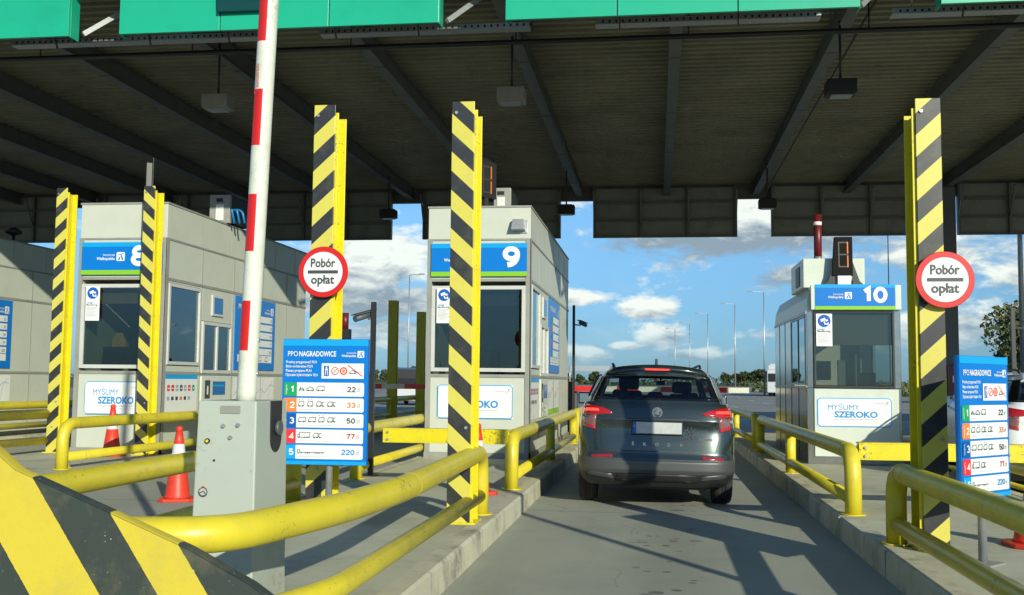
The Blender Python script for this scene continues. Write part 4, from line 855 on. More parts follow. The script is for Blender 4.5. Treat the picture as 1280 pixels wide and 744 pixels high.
# ------------------------------------------------------------ impact nose
def nose(loc, label):
    t = thing('crash_nose', label, 'barrier', loc, 0, 'striped crash noses at the island ends')
    P = [(-1.38, .28), (-1.38, .62), (-.86, .98), (-.42, 1.165), (-.34, .0 + 1.12), (.41, .86 - .0), (.52, .76), (.60, .55), (.62, .0), (-1.38, .0)]
    P = [(-1.45, 0), (-1.44, .55), (-1.30, .72), (-.62, 1.04), (-.44, .962 + .03), (-.345, .917), (-.02, .79), (.27, .675), (.48, .57), (.585, .50), (.63, .40), (.64, 0)]
    b = MB()
    # rounded slab: several offset layers make a soft rim
    lay = [(-.0, .978), (.004, .990), (.012, .998), (.024, 1.0), (.046, 1.0), (.056, .994), (.062, .98)]
    idx = []; cx_ = sum(p[0] for p in P) / len(P)
    for (d, s) in lay:
        idx.append(b.add([(cx_ + (x - cx_) * (s * .35 + .65), d, max(0, .35 + (z_ - .35) * (s * .35 + .65)) if z_ > 0 else 0) for x, z_ in P]))
    n = len(P)
    for a, c in zip(idx, idx[1:]):
        for k in range(n): b.face([a + k, a + (k + 1) % n, c + (k + 1) % n, c + k][::-1], 'nose_stripe', True)
    b.face([idx[0] + k for k in range(n)][::-1], 'nose_stripe'); b.face([idx[-1] + k for k in range(n)], 'nose_stripe')
    o = b.obj('striped_shell', t); 
    b = MB(); b.box(-1.5, .69, -.05, .65, -.01, .012, 'kerb'); b.obj('base_slab', t)
    for x in (-1.1, .0):
        b = MB(); b.bar((x, .045, .55), (x, .62, .02), .10, .08, 'yellow_steel', up=(1, 0, 0)); b.obj('brace', t)
    return t
nose((-1.75, 3.26, .199), 'huge yellow and black striped crash nose filling the lower left corner')

# ------------------------------------------------------------ barrier gate near
def gate(loc, label, Hb=4.6, lean=.030):
    t = thing('barrier_gate', label, 'barrier', loc, R(0))
    zt = 1.105; W, D = .33, .52
    b = MB()   # body with front face, chamfer and taper
    P = [(-W / 2, 0), (W / 2, 0), (W / 2, D), (-W / 2, D)]
    b.hexa([(-.185, 0, 0), (.165, 0, 0), (.165, .50, 0), (-.185, .50, 0), (-.165, .02, zt), (.155, .02, zt), (.155, .48, zt), (-.165, .48, zt)], 'cabinet'); b.obj('cabinet', t, .008)
    b = MB(); b.box(-.21, .19, -.03, .54, 0, .02, 'galv'); b.obj('base_plate', t)
    b = MB(); b.rrect(FR((0, .017, 0)), -.04, .07, zt - .065, zt - .025, .006, 'trim', .004); b.obj('name_plate', t)
    b = MB()
    for (x, z_) in ((-.02, zt - .13), (.06, zt - .125), (.02, zt - .19)): b.tube([(x, .018, z_), (x, .004, z_)], .0105, 'galv', 12)
    b.tube([(-.105, .018, zt - .21), (-.105, .006, zt - .21)], .014, 'black', 14).tube([(-.105, .010, zt - .21), (-.105, .003, zt - .21)], .008, 'yellow_steel', 10); b.tube([(-.065, .018, zt - .31), (-.065, .008, zt - .31)], .006, 'black', 8); b.obj('lock', t)
    # round sticker scrawl on the front
    b = MB(); fr = FR((0, .012, 0)); b.disc(fr, -.12, zt - .475, .026, 'ink', .004, 20, .021)
    b.line(fr, [(-.135, zt - .46), (-.12, zt - .445), (-.105, zt - .455)], .004, 'red_ink', .005); b.line(fr, [(-.14, zt - .48), (-.115, zt - .47), (-.10, zt - .49), (-.125, zt - .495), (-.138, zt - .485)], .004, 'ink', .005); b.obj('sticker', t)
    # drive slot on the right cheek
    b = MB(); b.box(.155, .164, .22, .38, zt - .20, zt - .002, 'black').lathe([(.08, .0), (.08, .0065)], 'black', (.158, .30, zt - .20), 'x', 28).lathe([(.04, 0), (.04, .02)], 'plastic_grey', (.165, .31, zt - .15), 'x', 16); b.obj('drive_slot', t)
    # boom, upright, white with red sleeves on the side that faces traffic
    x0 = .045; r = .052; zs = [zt + .0]; b = MB(); red0 = zt + .25; per = .572
    edges = []; z_ = zt
    while z_ < zt + Hb: edges.append(z_); z_ += .0445
    seg = 24
    def col(i, k):
        zz = (edges[i] + edges[i + 1]) / 2 - red0; a = 2 * math.pi * (k + .5) / seg
        return i, k
    pts = [(x0 + (e - zt) * lean, .15, e) for e in edges]
    def colf(i, k):
        zz = (edges[i] + edges[i + 1]) / 2 - red0
        # find the direction of this facet
        a, bb = frame(Vector((lean, 0, 1))); ang = 2 * math.pi * (k + .5) / seg; d = a * math.cos(ang) + bb * math.sin(ang)
        return 'red' if (zz % per) < per * .5 and d.x < .25 and zz > 0 else 'boom_white'
    b.tube(pts, r, 'boom_white', seg, col=colf); b.obj('boom', t)
    b = MB(); fr = (Vector((x0 - .02 + 1.66 * lean + .006, .15 - r - .001, zt + 1.70)), Vector((0, 0, 1)), Vector((-1, 0, 0)), Vector((0, -1, 0)))
    b.text(fr, 'autostrada', 0, -.004, .030, 'red_ink', .0, width=.13, h=.002); b.text(fr, '/S/', -.045, -.004, .034, 'red_ink', .02, h=.002); b.obj('lettering', t)
    b = MB()
    for z_ in (.12, .27): b.tube([(x0 + r * .9, .15, zt + z_ * 1.2), (x0 + r * 1.25, .15, zt + z_ * 1.2)], .012, 'galv', 10)
    b.obj('bolt', t)
    return t
gate((-2.225, 5.3, .196), 'grey barrier cabinet with an upright red and white boom left of the tariff board')
gate((3.45, 2.95, .196), 'grey barrier cabinet with an upright boom standing outside the frame to the right', 3.6)

# exit barriers with boom down
def exit_gate(loc, length, label, txt=None, flip=1):
    t = thing('barrier_gate', label, 'barrier', loc)
    b = MB(); b.box(-.16, .16, -.25, .25, 0, 1.22, 'plastic_grey'); b.obj('cabinet', t, .015)
    b = MB(); n = 8; s = flip
    for k in range(n):
        a0 = .1 + k * length / n; a1 = .1 + (k + 1) * length / n; x0, x1 = sorted((s * a0, s * a1))
        b.box(x0, x1, -.36, -.28, 1.0, 1.12, 'red' if (k % 2 == 0) else 'boom_white')
    b.obj('boom', t)
    if txt: b = MB(); b.text(FR((s * .3 if s > 0 else -1.55, -.361, 1.025)), txt, 0, 0, .10, 'ink', .015); b.obj('lettering', t)
    return t
exit_gate((-2.0, 25.0, .196), 4.0, 'exit barrier with its red and white boom down in front of the dark car')
exit_gate((-3.2, 26.0, .196), 4.6, 'exit barrier with lettering on its grey boom behind the left side of booth 9', 'TRZECI PAS', -1)

# ------------------------------------------------------------ cones
def cone(loc, label, h=.78, s=1.):
    t = thing('traffic_cone', label, 'traffic cone', loc, random.random(), 'red and white traffic cones')
    b = MB(); q = .19 * s; b.prism([(-q, -q * .7), (-q * .7, -q), (q * .7, -q), (q, -q * .7), (q, q * .7), (q * .7, q), (-q * .7, q), (-q, q * .7)], 'xy', 0, .035, 'cone_red'); b.obj('base', t, .01)
    b = MB(); pr = [(.150 * s, .035), (.135 * s, .06), (.128 * s, .12), (.085 * s, h * .52), (.083 * s, h * .522), (.060 * s, h * .76), (.058 * s, h * .762), (.036 * s, h * .93), (.040 * s, h * .935), (.036 * s, h * .985), (.02 * s, h)]
    b.lathe(pr, 'cone_red', seg=24, cols=['cone_red'] * 4 + ['cone_white'] + ['cone_red'] * 6); b.obj('body', t)
cone((-5.50, 11.75, 0), 'red cone with a white band just left of the grey barrier cabinet', .86, 1.05)
cone((-8.38, 15.55, .196), 'red cone with a white band in front of the slogan poster of booth 8', .80)
cone((-1.92, 11.4, .196), 'red cone mostly hidden behind the striped post in front of booth 9', .76)
cone((2.85, 8.65, .196), 'red cone hidden behind the right tariff board with only its base showing', .5)

# ------------------------------------------------------------ camera poles
def cctv(loc, h, arm, label, az_=0, zarm=None):
    t = thing('security_camera', label, 'camera', loc, az_, 'cameras on dark poles')
    b = MB(); b.box(-.03, .03, -.03, .03, 0, h, 'black').box(-.08, .08, -.08, .08, 0, .015, 'black'); b.obj('pole', t)
    z = zarm or h - .2; b = MB(); b.bar((0, 0, z), (arm, -.02, z - .02), .03, .03, 'black'); b.obj('arm', t)
    s = 1 if arm > 0 else -1
    b = MB(); b.tube([(arm - s * .02, .05, z + .05), (arm + s * .13, -.16, z - .03)], .042, 'plastic_grey', 12); b.bar((arm - s * .05, .10, z + .11), (arm + s * .14, -.18, z + .02), .11, .012, 'plastic_grey'); b.obj('camera_body', t)
cctv((-3.60, 13.2, .196), 2.22, -.07, 'camera on a dark pole between the tariff board and booth 9')
cctv((-1.90, 24.6, .196), 3.0, .16, 'camera on a thin dark pole at the rear corner of booth 9', 0, 2.55)
cctv((5.72, 18.0, .0), 2.68, .24, 'camera on a dark pole above the right tariff board', 0, 2.36)
t = thing('extinguisher_box', 'dark red box on the canopy column behind the right striped post', 'fire box', (8.82, 33.09, .8)); b = MB(); b.box(-.2, .22, -.2, 0, 0, 1.2, 'mast_red'); b.obj('box', t, .01); b = MB(); b.rect(FR((0, -.2, .8)), -.1, .1, -.1, .1, 'label_white', .003); b.obj('label_plate', t)
t = thing('signal_light', 'small red signal light beside the striped post left of booth 9', 'signal', (-5.12, 17.0, 0)); b = MB(); b.tube([(0, 0, 0), (0, 0, 2.2)], .03, 'black', 8); b.obj('pole', t); b = MB(); b.box(-.09, .09, -.08, .08, 1.95, 2.25, 'black'); b.tube([(0, 0, 2.25), (0, 0, 2.52)], .06, 'mast_red', 12); b.tube([(0, -.08, 2.05), (.12, -.14, 2.05)], .05, 'black', 10); b.obj('head', t)

# ------------------------------------------------------------ cars
def car(name, label, cat, loc, rz, roll, paint, lit=True, ornate=True):
    t = thing(name, label, cat, loc, rz); t.rotation_euler = (0, roll, rz)
    ys = [None] * 4 + [.36, .88, 1.7, 2.55, 3.35, 3.98, 4.28, 4.36]
    def ring(z, rear_y, xs, side, fz=1.0, fy=0.0):
        """half outline rear centre -> front centre"""
        P = []
        zf = [1, 1, 1, 1, 1, 1, 1, 1, 1 - (1 - fz) * .45, fz, fz, fz]
        for k in range(12):
            if k < 4: x, y = xs[k], rear_y[k]
            elif k < 9: x, y = side - (.012 if k in (4, 8) else 0) - (.01 if k == 8 else 0), ys[k]
            else: x, y = (side * .90, side * .58, 0)[k - 9], ys[k] - fy
            P.append((x, y, z * zf[k]))
        return P
    lower = [
     ring(.235, (.16, .16, .18, .30), (0, .40, .60, .74), .80, 1, .10),
     ring(.30, (.06, .06, .09, .20), (0, .42, .68, .815), .885, 1, .04),
     ring(.405, (.012, .018, .05, .16), (0, .42, .70, .845), .915, 1, 0),
     ring(.43, (.0, .006, .04, .15), (0, .42, .70, .850), .920, 1, 0),
     ring(.525, (.0, .006, .04, .15), (0, .42, .70, .855), .920, 1, 0),
     ring(.55, (.018, .024, .055, .16), (0, .42, .70, .85), .918, 1, 0),
     ring(.615, (.05, .055, .08, .175), (0, .42, .70, .845), .915, 1, 0),
     ring(.76, (.075, .08, .10, .19), (0, .42, .70, .845), .918, .97, .02),
     ring(.90, (.115, .12, .13, .21), (0, .42, .70, .838), .915, .95, .04),
     ring(.985, (.075, .08, .105, .21), (0, .42, .70, .828), .905, .93, .07),
     ring(1.02, (.085, .09, .115, .22), (0, .42, .70, .82), .895, .92, .10),
     ring(1.14, (.125, .13, .16, .27), (0, .42, .69, .785), .862, .88, .18),
     ring(1.185, (.165, .172, .205, .32), (0, .42, .665, .745), .835, .86, .30)]
    def loft(rings, mats, close=True, cap_top=True, cap_bot=True):
        bm = bmesh.new(); V = []
        for rg in rings:
            full = [Vector(p) for p in rg] + [Vector((-p[0], p[1], p[2])) for p in rg[-2:0:-1]]
            V.append([bm.verts.new(p) for p in full])
        n = len(V[0]); cl = bm.edges.layers.float.new('crease_edge')
        for i in range(len(V) - 1):
            for k in range(n):
                f = bm.faces.new([V[i][k], V[i + 1][k], V[i + 1][(k + 1) % n], V[i][(k + 1) % n]]); f.material_index = mats(i, k if k < n / 2 else n - 1 - k); f.smooth = True
        if cap_bot: f = bm.faces.new(V[0]); f.material_index = mats(-1, 0)
        if cap_top: f = bm.faces.new(V[-1][::-1]); f.material_index = mats(len(V), 0); f.smooth = True
        bmesh.ops.recalc_face_normals(bm, faces=bm.faces); return bm, V, cl
    def evald(bm, mats, lvl=2, cut=None, creases=()):
        me = bpy.data.meshes.new('tmp'); bm.to_mesh(me); bm.free()
        for m in mats: me.materials.append(MATS[m])
        o = bpy.data.objects.new('tmp', me); COL.objects.link(o)
        s = o.modifiers.new('s', 'SUBSURF'); s.levels = lvl; s.render_levels = lvl
        for c in cut or (): q = o.modifiers.new('b', 'BOOLEAN'); q.operation = 'DIFFERENCE'; q.object = c; q.solver = 'EXACT'
        dg = bpy.context.evaluated_depsgraph_get(); dg.update(); e = bpy.data.meshes.new_from_object(o.evaluated_get(dg))
        bpy.data.objects.remove(o); return e
    pn = [paint, 'car_black', 'bumper_silver']
    def lm(i, k):
        if i <= 1: return 1
        if i in (2, 3, 4): return 2 if (k < 4) else (1 if i == 2 else 0)
        if i >= 12: return 1
        return 0
    bm, V, cl = loft(lower, lm)
    for e in bm.edges:
        if e.is_boundary: continue
        za, zb = e.verts[0].co.z, e.verts[1].co.z
    for ri, cr in ((3, .5), (4, .5), (6, .7), (9, .55), (12, .8), (0, .8)):
        n = len(V[ri])
        for k in range(n):
            e = bm.edges.get((V[ri][k], V[ri][(k + 1) % n]))
            if e: e[cl] = cr
    cutters = []
    for y in (.86, 3.50):
        c = MB(); c.lathe([(.385, -1.2), (.385, 1.2)], 'black', (0, y, .34), 'x', 40); co = c.obj('cut'); cutters.append(co)
    # cut only the arches: keep the middle of the underbody by using two short cylinders per axle
    for co in cutters: bpy.data.objects.remove(co)
    cutters = []
    for y in (.86, 3.50):
        for s in (-1, 1):
            c = MB(); c.lathe([(.385, s * .62 if s > 0 else -1.2), (.385, 1.2 if s > 0 else -.62)], 'black', (0, y, .335), 'x', 40); cutters.append(c.obj('cut'))
    me = evald(bm, pn, 3, cutters)
    for co in cutters: bpy.data.objects.remove(co)
    body = bpy.data.objects.new('body', me); COL.objects.link(body); body.parent = t
    bb = bmesh.new(); bb.from_mesh(me); bvh = BVHTree.FromBMesh(bb); bb.free()
    # greenhouse
    def gring(z, ry, xs, side, yy, fx):
        P = [(xs[k], ry[k], z) for k in range(4)]
        P += [(side[k], yy[k], z) for k in range(5)] + [(fx[k][0], fx[k][1], z) for k in range(3)]
        return P
    G = [gring(1.165, (.155, .16, .20, .31), (0, .42, .665, .75), (.81, .83, .835, .825, .79), (.60, 1.05, 1.80, 2.55, 3.0), ((.72, 3.16), (.42, 3.24), (0, 3.27))),
         gring(1.215, (.185, .19, .235, .35), (0, .42, .655, .735), (.79, .81, .815, .805, .77), (.62, 1.06, 1.80, 2.52, 2.92), ((.70, 3.08), (.41, 3.16), (0, 3.19))),
         gring(1.235, (.20, .205, .25, .365), (0, .42, .65, .73), (.785, .80, .805, .795, .76), (.63, 1.06, 1.80, 2.50, 2.88), ((.69, 3.04), (.41, 3.12), (0, 3.15))),
         gring(1.50, (.375, .38, .41, .50), (0, .37, .575, .635), (.672, .685, .69, .68, .655), (.74, 1.12, 1.78, 2.22, 2.40), ((.585, 2.50), (.36, 2.57), (0, 2.60))),
         gring(1.53, (.385, .39, .42, .51), (0, .36, .565, .62), (.655, .668, .672, .665, .64), (.75, 1.12, 1.78, 2.18, 2.33), ((.57, 2.43), (.35, 2.50), (0, 2.53))),
         gring(1.585, (.385, .39, .425, .53), (0, .345, .54, .585), (.60, .61, .615, .605, .585), (.77, 1.13, 1.76, 2.10, 2.22), ((.52, 2.32), (.32, 2.37), (0, 2.40))),
         gring(1.61, (.60, .60, .62, .68), (0, .26, .40, .44), (.45, .46, .46, .45, .43), (.85, 1.15, 1.7, 1.95, 2.05), ((.38, 2.10), (.25, 2.14), (0, 2.16)))]
    for gi in (3, 4, 5, 6):
        G[gi] = [(x, y, z - (.055 if gi > 3 else .02) * (abs(x) / .62) ** 2.2 + (.012 if gi > 4 else 0)) for x, y, z in G[gi]]
    def gm(i, k):
        if i == 2:
            if k in (0, 1): return 1
            if k in (4, 5, 6, 7): return 2
            if k in (9, 10): return 3
            return 4
        if i == 1 and k in (0, 1, 2, 3): return 4
        if i == 3 and k in (2, 3): return 4
        return 0
    bm, V, cl = loft(G, gm, cap_bot=False)
    for ri, cr in ((2, .9), (3, .9), (5, .3)):
        n = len(V[ri])
        for k in range(n):
            e = bm.edges.get((V[ri][k], V[ri][(k + 1) % n]))
            if e: e[cl] = cr
    n = len(V[0])
    for k in (2, n - 2, 4, n - 4, 5, n - 5, 6, n - 6, 7, n - 7, 8, n - 8, 9, n - 9):
        e = bm.edges.get((V[2][k], V[3][k])); 
        if e: e[cl] = .9
    me = evald(bm, [paint, 'car_glass', 'car_glass', 'car_glass', 'pillar_black'], 3)
    def split(me, idxs, nm, par, sol=0, side=0):
        q = bmesh.new(); q.from_mesh(me); bmesh.ops.delete(q, geom=[f for f in q.faces if f.material_index not in idxs or side * f.calc_center_median().x < 0], context='FACES')
        m2 = bpy.data.meshes.new(nm); q.to_mesh(m2); q.free()
        for m in me.materials: m2.materials.append(m)
        o = bpy.data.objects.new(nm, m2); COL.objects.link(o); o.parent = par
        if sol: md = o.modifiers.new('s', 'SOLIDIFY'); md.thickness = sol; md.offset = -1
        return o
    roof = split(me, {0, 4}, 'roof', t, .03)
    split(me, {1}, 'rear_window', t); split(me, {3}, 'windscreen', t); split(me, {2}, 'side_windows', t, 0, 1); split(me, {2}, 'side_windows', t, 0, -1)
    # door pillars between the side panes
    for s in (-1, 1):
        for (yb, yt) in ((1.06, 1.12), (1.80, 1.78), (2.50, 2.22)): b = MB(); b.bar((s * .805, yb, 1.23), (s * .69, yt, 1.485), .06, .03, 'car_black', up=(1, 0, 0)); b.obj('door_pillar', t)
    # helpers that lay pieces on the rear skin
    def hit(x, z):
        r_ = bvh.ray_cast(Vector((x, -2, z)), Vector((0, 1, 0)))
        return r_[0] if r_[0] else Vector((x, .3, z))
    def patch(poly, m, nm, off=.006, thick=.012, par=t, cuts=3, label=None):
        bm = bmesh.new(); vs = [bm.verts.new((x, 0, z)) for x, z in poly]; bm.faces.new(vs)
        bmesh.ops.triangulate(bm, faces=bm.faces); bmesh.ops.subdivide_edges(bm, edges=bm.edges, cuts=cuts, use_grid_fill=True)
        for v in bm.verts: h_ = hit(v.co.x, v.co.z); v.co.y = h_.y - off
        bmesh.ops.recalc_face_normals(bm, faces=bm.faces)
        if bm.faces and sum(f.normal.y for f in bm.faces) > 0: bmesh.ops.reverse_faces(bm, faces=bm.faces)
        for f in bm.faces: f.smooth = True
        m2 = bpy.data.meshes.new(nm); bm.to_mesh(m2); bm.free(); m2.materials.append(MATS[m])
        o = bpy.data.objects.new(nm, m2); COL.objects.link(o); o.parent = par
        md = o.modifiers.new('s', 'SOLIDIFY'); md.thickness = thick; md.offset = -1
        if label: o['label'] = label
        return o
    def seam(pts, wd, m, nm, off=.0035):
        b = MB(); q = []
        for (a, c) in zip(pts, pts[1:]):
            k = max(2, int(math.dist(a, c) / .03))
            for i in range(k): q.append((a[0] + (c[0] - a[0]) * i / k, a[1] + (c[1] - a[1]) * i / k))
        q.append(pts[-1]); P = []
        for i, (x, z) in enumerate(q):
            a, c = q[max(i - 1, 0)], q[min(i + 1, len(q) - 1)]; d = Vector((c[0] - a[0], c[1] - a[1])).normalized(); nrm = Vector((-d.y, d.x)) * wd / 2
            for s in (-1, 1): X, Z = x + nrm.x * s, z + nrm.y * s; h_ = hit(X, Z); P.append((X, h_.y - off, Z))
        i0 = b.add(P)
        for i in range(len(q) - 1): b.face([i0 + 2 * i, i0 + 2 * i + 1, i0 + 2 * i + 3, i0 + 2 * i + 2], m, True)
        return b.obj(nm, t)
    if True:
        for s in (-1, 1):
            tl = patch([(s * x, z) for x, z in ((.50, 1.055), (.845, 1.025), (.855, 1.13), (.80, 1.15), (.62, 1.118), (.54, 1.085))], 'tail_red', 'tail_light', .012, .03)
            patch([(s * x, z) for x, z in ((.705, .875), (.845, .905), (.855, 1.020), (.69, 1.035))], 'tail_clear', 'reversing_lens', .010, .03, tl)
            patch([(s * x, z) for x, z in ((.70, .868), (.845, .90), (.846, .935), (.70, .905))], 'tail_red', 'lower_lens', .016, .02, tl)
            if lit: patch([(s * x, z) for x, z in ((.66, 1.082), (.835, 1.075), (.838, 1.108), (.67, 1.104))], 'tail_lit', 'brake_lamp', .018, .01, tl)
            patch([(s * x, z) for x, z in ((.50, .575), (.74, .565), (.735, .605), (.52, .608))] if False else [(s * x, z) for x, z in ((.50, .568), (.74, .556), (.755, .582), (.54, .598), (.50, .595))], 'reflector', 'reflector', .010, .015)
            patch([(s * x, z) for x, z in ((.48, .315), (.76, .35), (.79, .375), (.74, .395), (.50, .375))], 'chrome' if False else 'bumper_silver', 'bumper_insert', .010, .012)
    seam([(-.40, .318), (.40, .318)], .018, 'chrome', 'chrome_strip', .012)
    patch([(-.46, .30), (.46, .30), (.44, .385), (-.44, .385)], 'car_black', 'diffuser', .014, .012)
    if ornate:
        # tailgate outline, plate recess ridge
        seam([(-.66, .64), (-.70, .80), (-.69, .90)], .010, 'car_black', 'panel_gap'); seam([(.66, .64), (.70, .80), (.69, .90)], .010, 'car_black', 'panel_gap'); seam([(-.66, .64), (.66, .64)], .012, 'car_black', 'panel_gap')
        seam([(-.66, .955), (-.50, .985), (-.34, 1.0), (.34, 1.0), (.50, .985), (.66, .935)], .011, 'car_black', 'ridge_line')
        yb = hit(0, 1.075).y - .004; b = MB(); b.disc(FR((0, yb, 1.075)), 0, 0, .056, 'black', .006, 32).disc(FR((0, yb, 1.075)), 0, 0, .058, 'chrome', .012, 32, .047)
        fr = FR((0, yb, 1.075))
        o_, u, v, n_ = fr
        for P in ([(-.035, -.012), (.008, -.022), (.014, .0), (-.02, .006)], [(-.012, .006), (.016, .0), (.034, .024), (.004, .03)], [(.006, -.03), (.03, -.018), (.016, -.008)]): b.poly([o_ + u * x + v * z + n_ * .013 for x, z in P], 'chrome')
        b.lathe([(.058, -.006), (.058, .008)], 'chrome', (0, yb, 1.075), 'y', 32); b.obj('badge', t)
        for i, ch in enumerate('ŠKODA'):
            x = -.27 + i * .135; h_ = hit(x, .715).y; b = MB(); b.text(FR((x, h_ - .004, .70)), ch, 0, 0, .05, 'chrome', .02, align='c', h=.004); b.obj('lettering', t)
        h_ = hit(.55, .79).y; b = MB(); b.text(FR((.55, h_ - .004, .775)), 'KAROQ', 0, 0, .035, 'chrome', .02, align='c', width=.15, h=.004); b.obj('model_lettering', t)
        # stag outline sticker
        h_ = min(hit(.36, .85).y, hit(.30, .80).y) ; fr = FR((.315, h_ - .008, .785)); b = MB()
        for P in ([(.03, 0), (.055, .05), (.085, .0)], [(.04, .04), (.02, .06), (.0, .055)], [(.05, .06), (.035, .09), (.0, .11), (.0, .09)], [(.025, .10), (.03, .135)], [(.06, .06), (.08, .09), (.11, .12)], [(.08, .09), (.06, .12), (.07, .14)], [(.07, .07), (.10, .075), (.075, .04)], [(.03, 0), (.005, .01), (.04, .04)]): b.line(fr, P, .007, 'ink', .004)
        b.obj('stag_sticker', t)
    # number plate
    yb = hit(0, .99).y - .012; b = MB(); b.box(-.29, .29, yb, yb + .05, .825, .975, 'car_black'); b.obj('plate_frame', t, .004)
    b = MB(); fr = FR((0, yb - .001, .83)); b.rect(fr, -.275, .275, .008, .135, 'plate_grey', .003); b.rect(fr, -.275, -.235, .008, .135, 'eu_blue', .005); b.disc(fr, -.255, .09, .012, 'yellow_steel', .007, 12, .009); b.obj('number_plate', t)
    # spoiler and brake lamp, antenna, roof rails, wiper
    b = MB(); SX = [-.555, -.50, -.40, -.27, -.13, 0, .13, .27, .40, .50, .555]; SP = [(.30, 1.56), (.36, 1.545), (.48, 1.56), (.64, 1.60), (.64, 1.622), (.46, 1.622), (.32, 1.592)]
    ii = [b.add([(x, y_ + .10 * (abs(x) / .56) ** 4, z_ - .052 * (abs(x) / .56) ** 2.2) for y_, z_ in SP]) for x in SX]
    for p_i, q_i in zip(ii, ii[1:]):
        for k in range(7): b.face([p_i + k, p_i + (k + 1) % 7, q_i + (k + 1) % 7, q_i + k][::-1], paint, True)
    b.face([ii[0] + k for k in range(7)], paint); b.face([ii[-1] + k for k in range(7)][::-1], paint); b.obj('spoiler', t)
    b = MB(); b.box(-.15, .15, .296, .312, 1.553, 1.573, 'tail_red')
    if lit:
        for k in range(11): b.box(-.135 + k * .0245, -.135 + k * .0245 + .018, .290, .296, 1.555, 1.571, 'tail_lit')
    b.obj('high_brake_lamp', t)
    b = MB(); b.prism([(.72, 1.60), (.86, 1.60), (.80, 1.66), (.75, 1.70)], 'yz', -.015, .015, 'car_black'); b.obj('antenna', t, .006)
    for s in (-1, 1):
        b = MB(); b.tube(fillet([(s * .51, .60, 1.55), (s * .51, .70, 1.618), (s * .53, 1.2, 1.632), (s * .51, 2.05, 1.61), (s * .49, 2.2, 1.54)], .1), .015, 'car_black', 8); b.obj('roof_rail', t)
        m_ = MB(); m_.box(s * .90 - .11, s * .90 + .11, 2.62, 2.78, 1.10, 1.26, paint); m_.bar((s * .80, 2.72, 1.14), (s * .86, 2.72, 1.14), .05, .04, 'car_black'); mo = m_.obj('wing_mirror', t, .035, seg=4); g_ = MB(); g_.box(s * .90 - .09, s * .90 + .09, 2.612, 2.616, 1.12, 1.24, 'chrome'); g_.obj('mirror_glass', mo)
    b = MB(); b.tube([(.02, .165, 1.215), (.02, .20, 1.22), (-.22, .21, 1.235), (-.34, .22, 1.242)], .008, 'car_black', 6); b.obj('wiper', t)
    # cabin
    b = MB(); b.box(-.74, .74, .45, 2.95, .95, 1.17, 'seat'); b.obj('parcel_shelf', t)
    for (x, y, z, w2, h2) in ((-.32, 1.75, 1.17, .17, .34), (.36, 1.75, 1.17, .16, .26), (0, 1.05, 1.17, .12, .13), (-.42, 1.0, 1.15, .13, .17), (.42, 1.0, 1.15, .13, .15)):
        b = MB(); b.box(x - w2, x + w2, y, y + .12, z - .05, z + h2 * .4, 'seat').box(x - w2 * .78, x + w2 * .78, y + .01, y + .11, z + h2 * .42, z + h2, 'seat'); b.obj('seat', t, .04, seg=4)
    b = MB(); b.box(.05, .17, 2.52, 2.55, 1.38, 1.44, 'black').bar((.11, 2.55, 1.44), (.11, 2.60, 1.49), .02, .02, 'black'); b.obj('rear_view_mirror', t, .01)
    # wheels
    for y in (.86, 3.50):
        for s in (-1, 1):
            w_ = bpy.data.objects.new('wheel', None); COL.objects.link(w_); w_.parent = t; w_.location = (s * .785, y, .335)
            b = MB(); b.lathe([(.22, -.105), (.30, -.11), (.325, -.095), (.337, -.06), (.337, -.02), (.331, -.018), (.331, -.012), (.337, -.01), (.337, .01), (.331, .012), (.331, .018), (.337, .02), (.337, .06), (.325, .095), (.30, .11), (.22, .105)], 'rubber', (0, 0, 0), 'x', 40); b.obj('tyre', w_)
            b = MB(); b.lathe([(.225, s * .06), (.225, s * .10), (.205, s * .105), (.20, s * .07), (.05, s * .085), (.01, s * .09)], 'bumper_silver', (0, 0, 0), 'x', 30)
            for k in range(5): a = 2 * math.pi * k / 5; b.bar((s * .09, .04 * math.cos(a), .04 * math.sin(a)), (s * .095, .2 * math.cos(a), .2 * math.sin(a)), .05, .02, 'bumper_silver')
            b.obj('rim', w_)
    b = MB(); b.box(-.60, .60, .30, 4.0, .20, .36, 'car_black'); b.obj('underbody', t)
    return t
car('parked_car' if False else 'car', 'dark grey car with lit brake lamps between booth 9 and booth 10', 'car', (0.0, 12.05, .004), R(1.6), R(.9), 'car_grey')
car('car', 'white car cut by the right edge behind the sideways tariff board', 'car', (5.13, 13.7, .004), R(0), 0, 'car_white', lit=False, ornate=False)

# ------------------------------------------------------------ far traffic
def far_truck(loc, rz, label):
    t = thing('truck', label, 'truck', loc, rz)
    b = MB(); b.box(-1.25, 1.25, 0, 2.1, .40, 2.9, 'truck_white').box(-1.2, 1.2, .3, 2.1, 2.9, 3.4, 'truck_white'); b.obj('cab', t, .12)
    b = MB(); b.box(-1.1, 1.1, -.03, .03, 1.6, 2.5, 'black'); b.obj('windscreen', t); b = MB(); b.box(-1.5, -1.32, .1, .3, 2.0, 2.8, 'black').box(1.32, 1.5, .1, .3, 2.0, 2.8, 'black'); b.obj('mirror', t)
    b = MB(); b.box(-1.27, 1.27, 2.6, 15, 1.1, 3.6, 'truck_white'); b.obj('trailer', t, .05)
    b = MB()
    for k in range(4): b.rect(FR((-1.28, 0, 0), (0, -1, 0)), -5 - k * .0, -3.4, 3.1 - k * .40, 3.25 - k * .40, 'blue_ink', .01)
    b.obj('side_marking', t)
    for y in (1.1, 4.2, 10.5, 11.8, 13.1):
        for s in (-1, 1): b = MB(); b.lathe([(.3, -.15), (.5, -.14), (.5, .14), (.3, .15)], 'rubber', (s * 1.05, y, .5), 'x', 18); b.obj('wheel', t)
    b = MB(); b.box(-.5, .5, .5, 15, .6, 1.1, 'dark_steel'); b.obj('chassis', t)
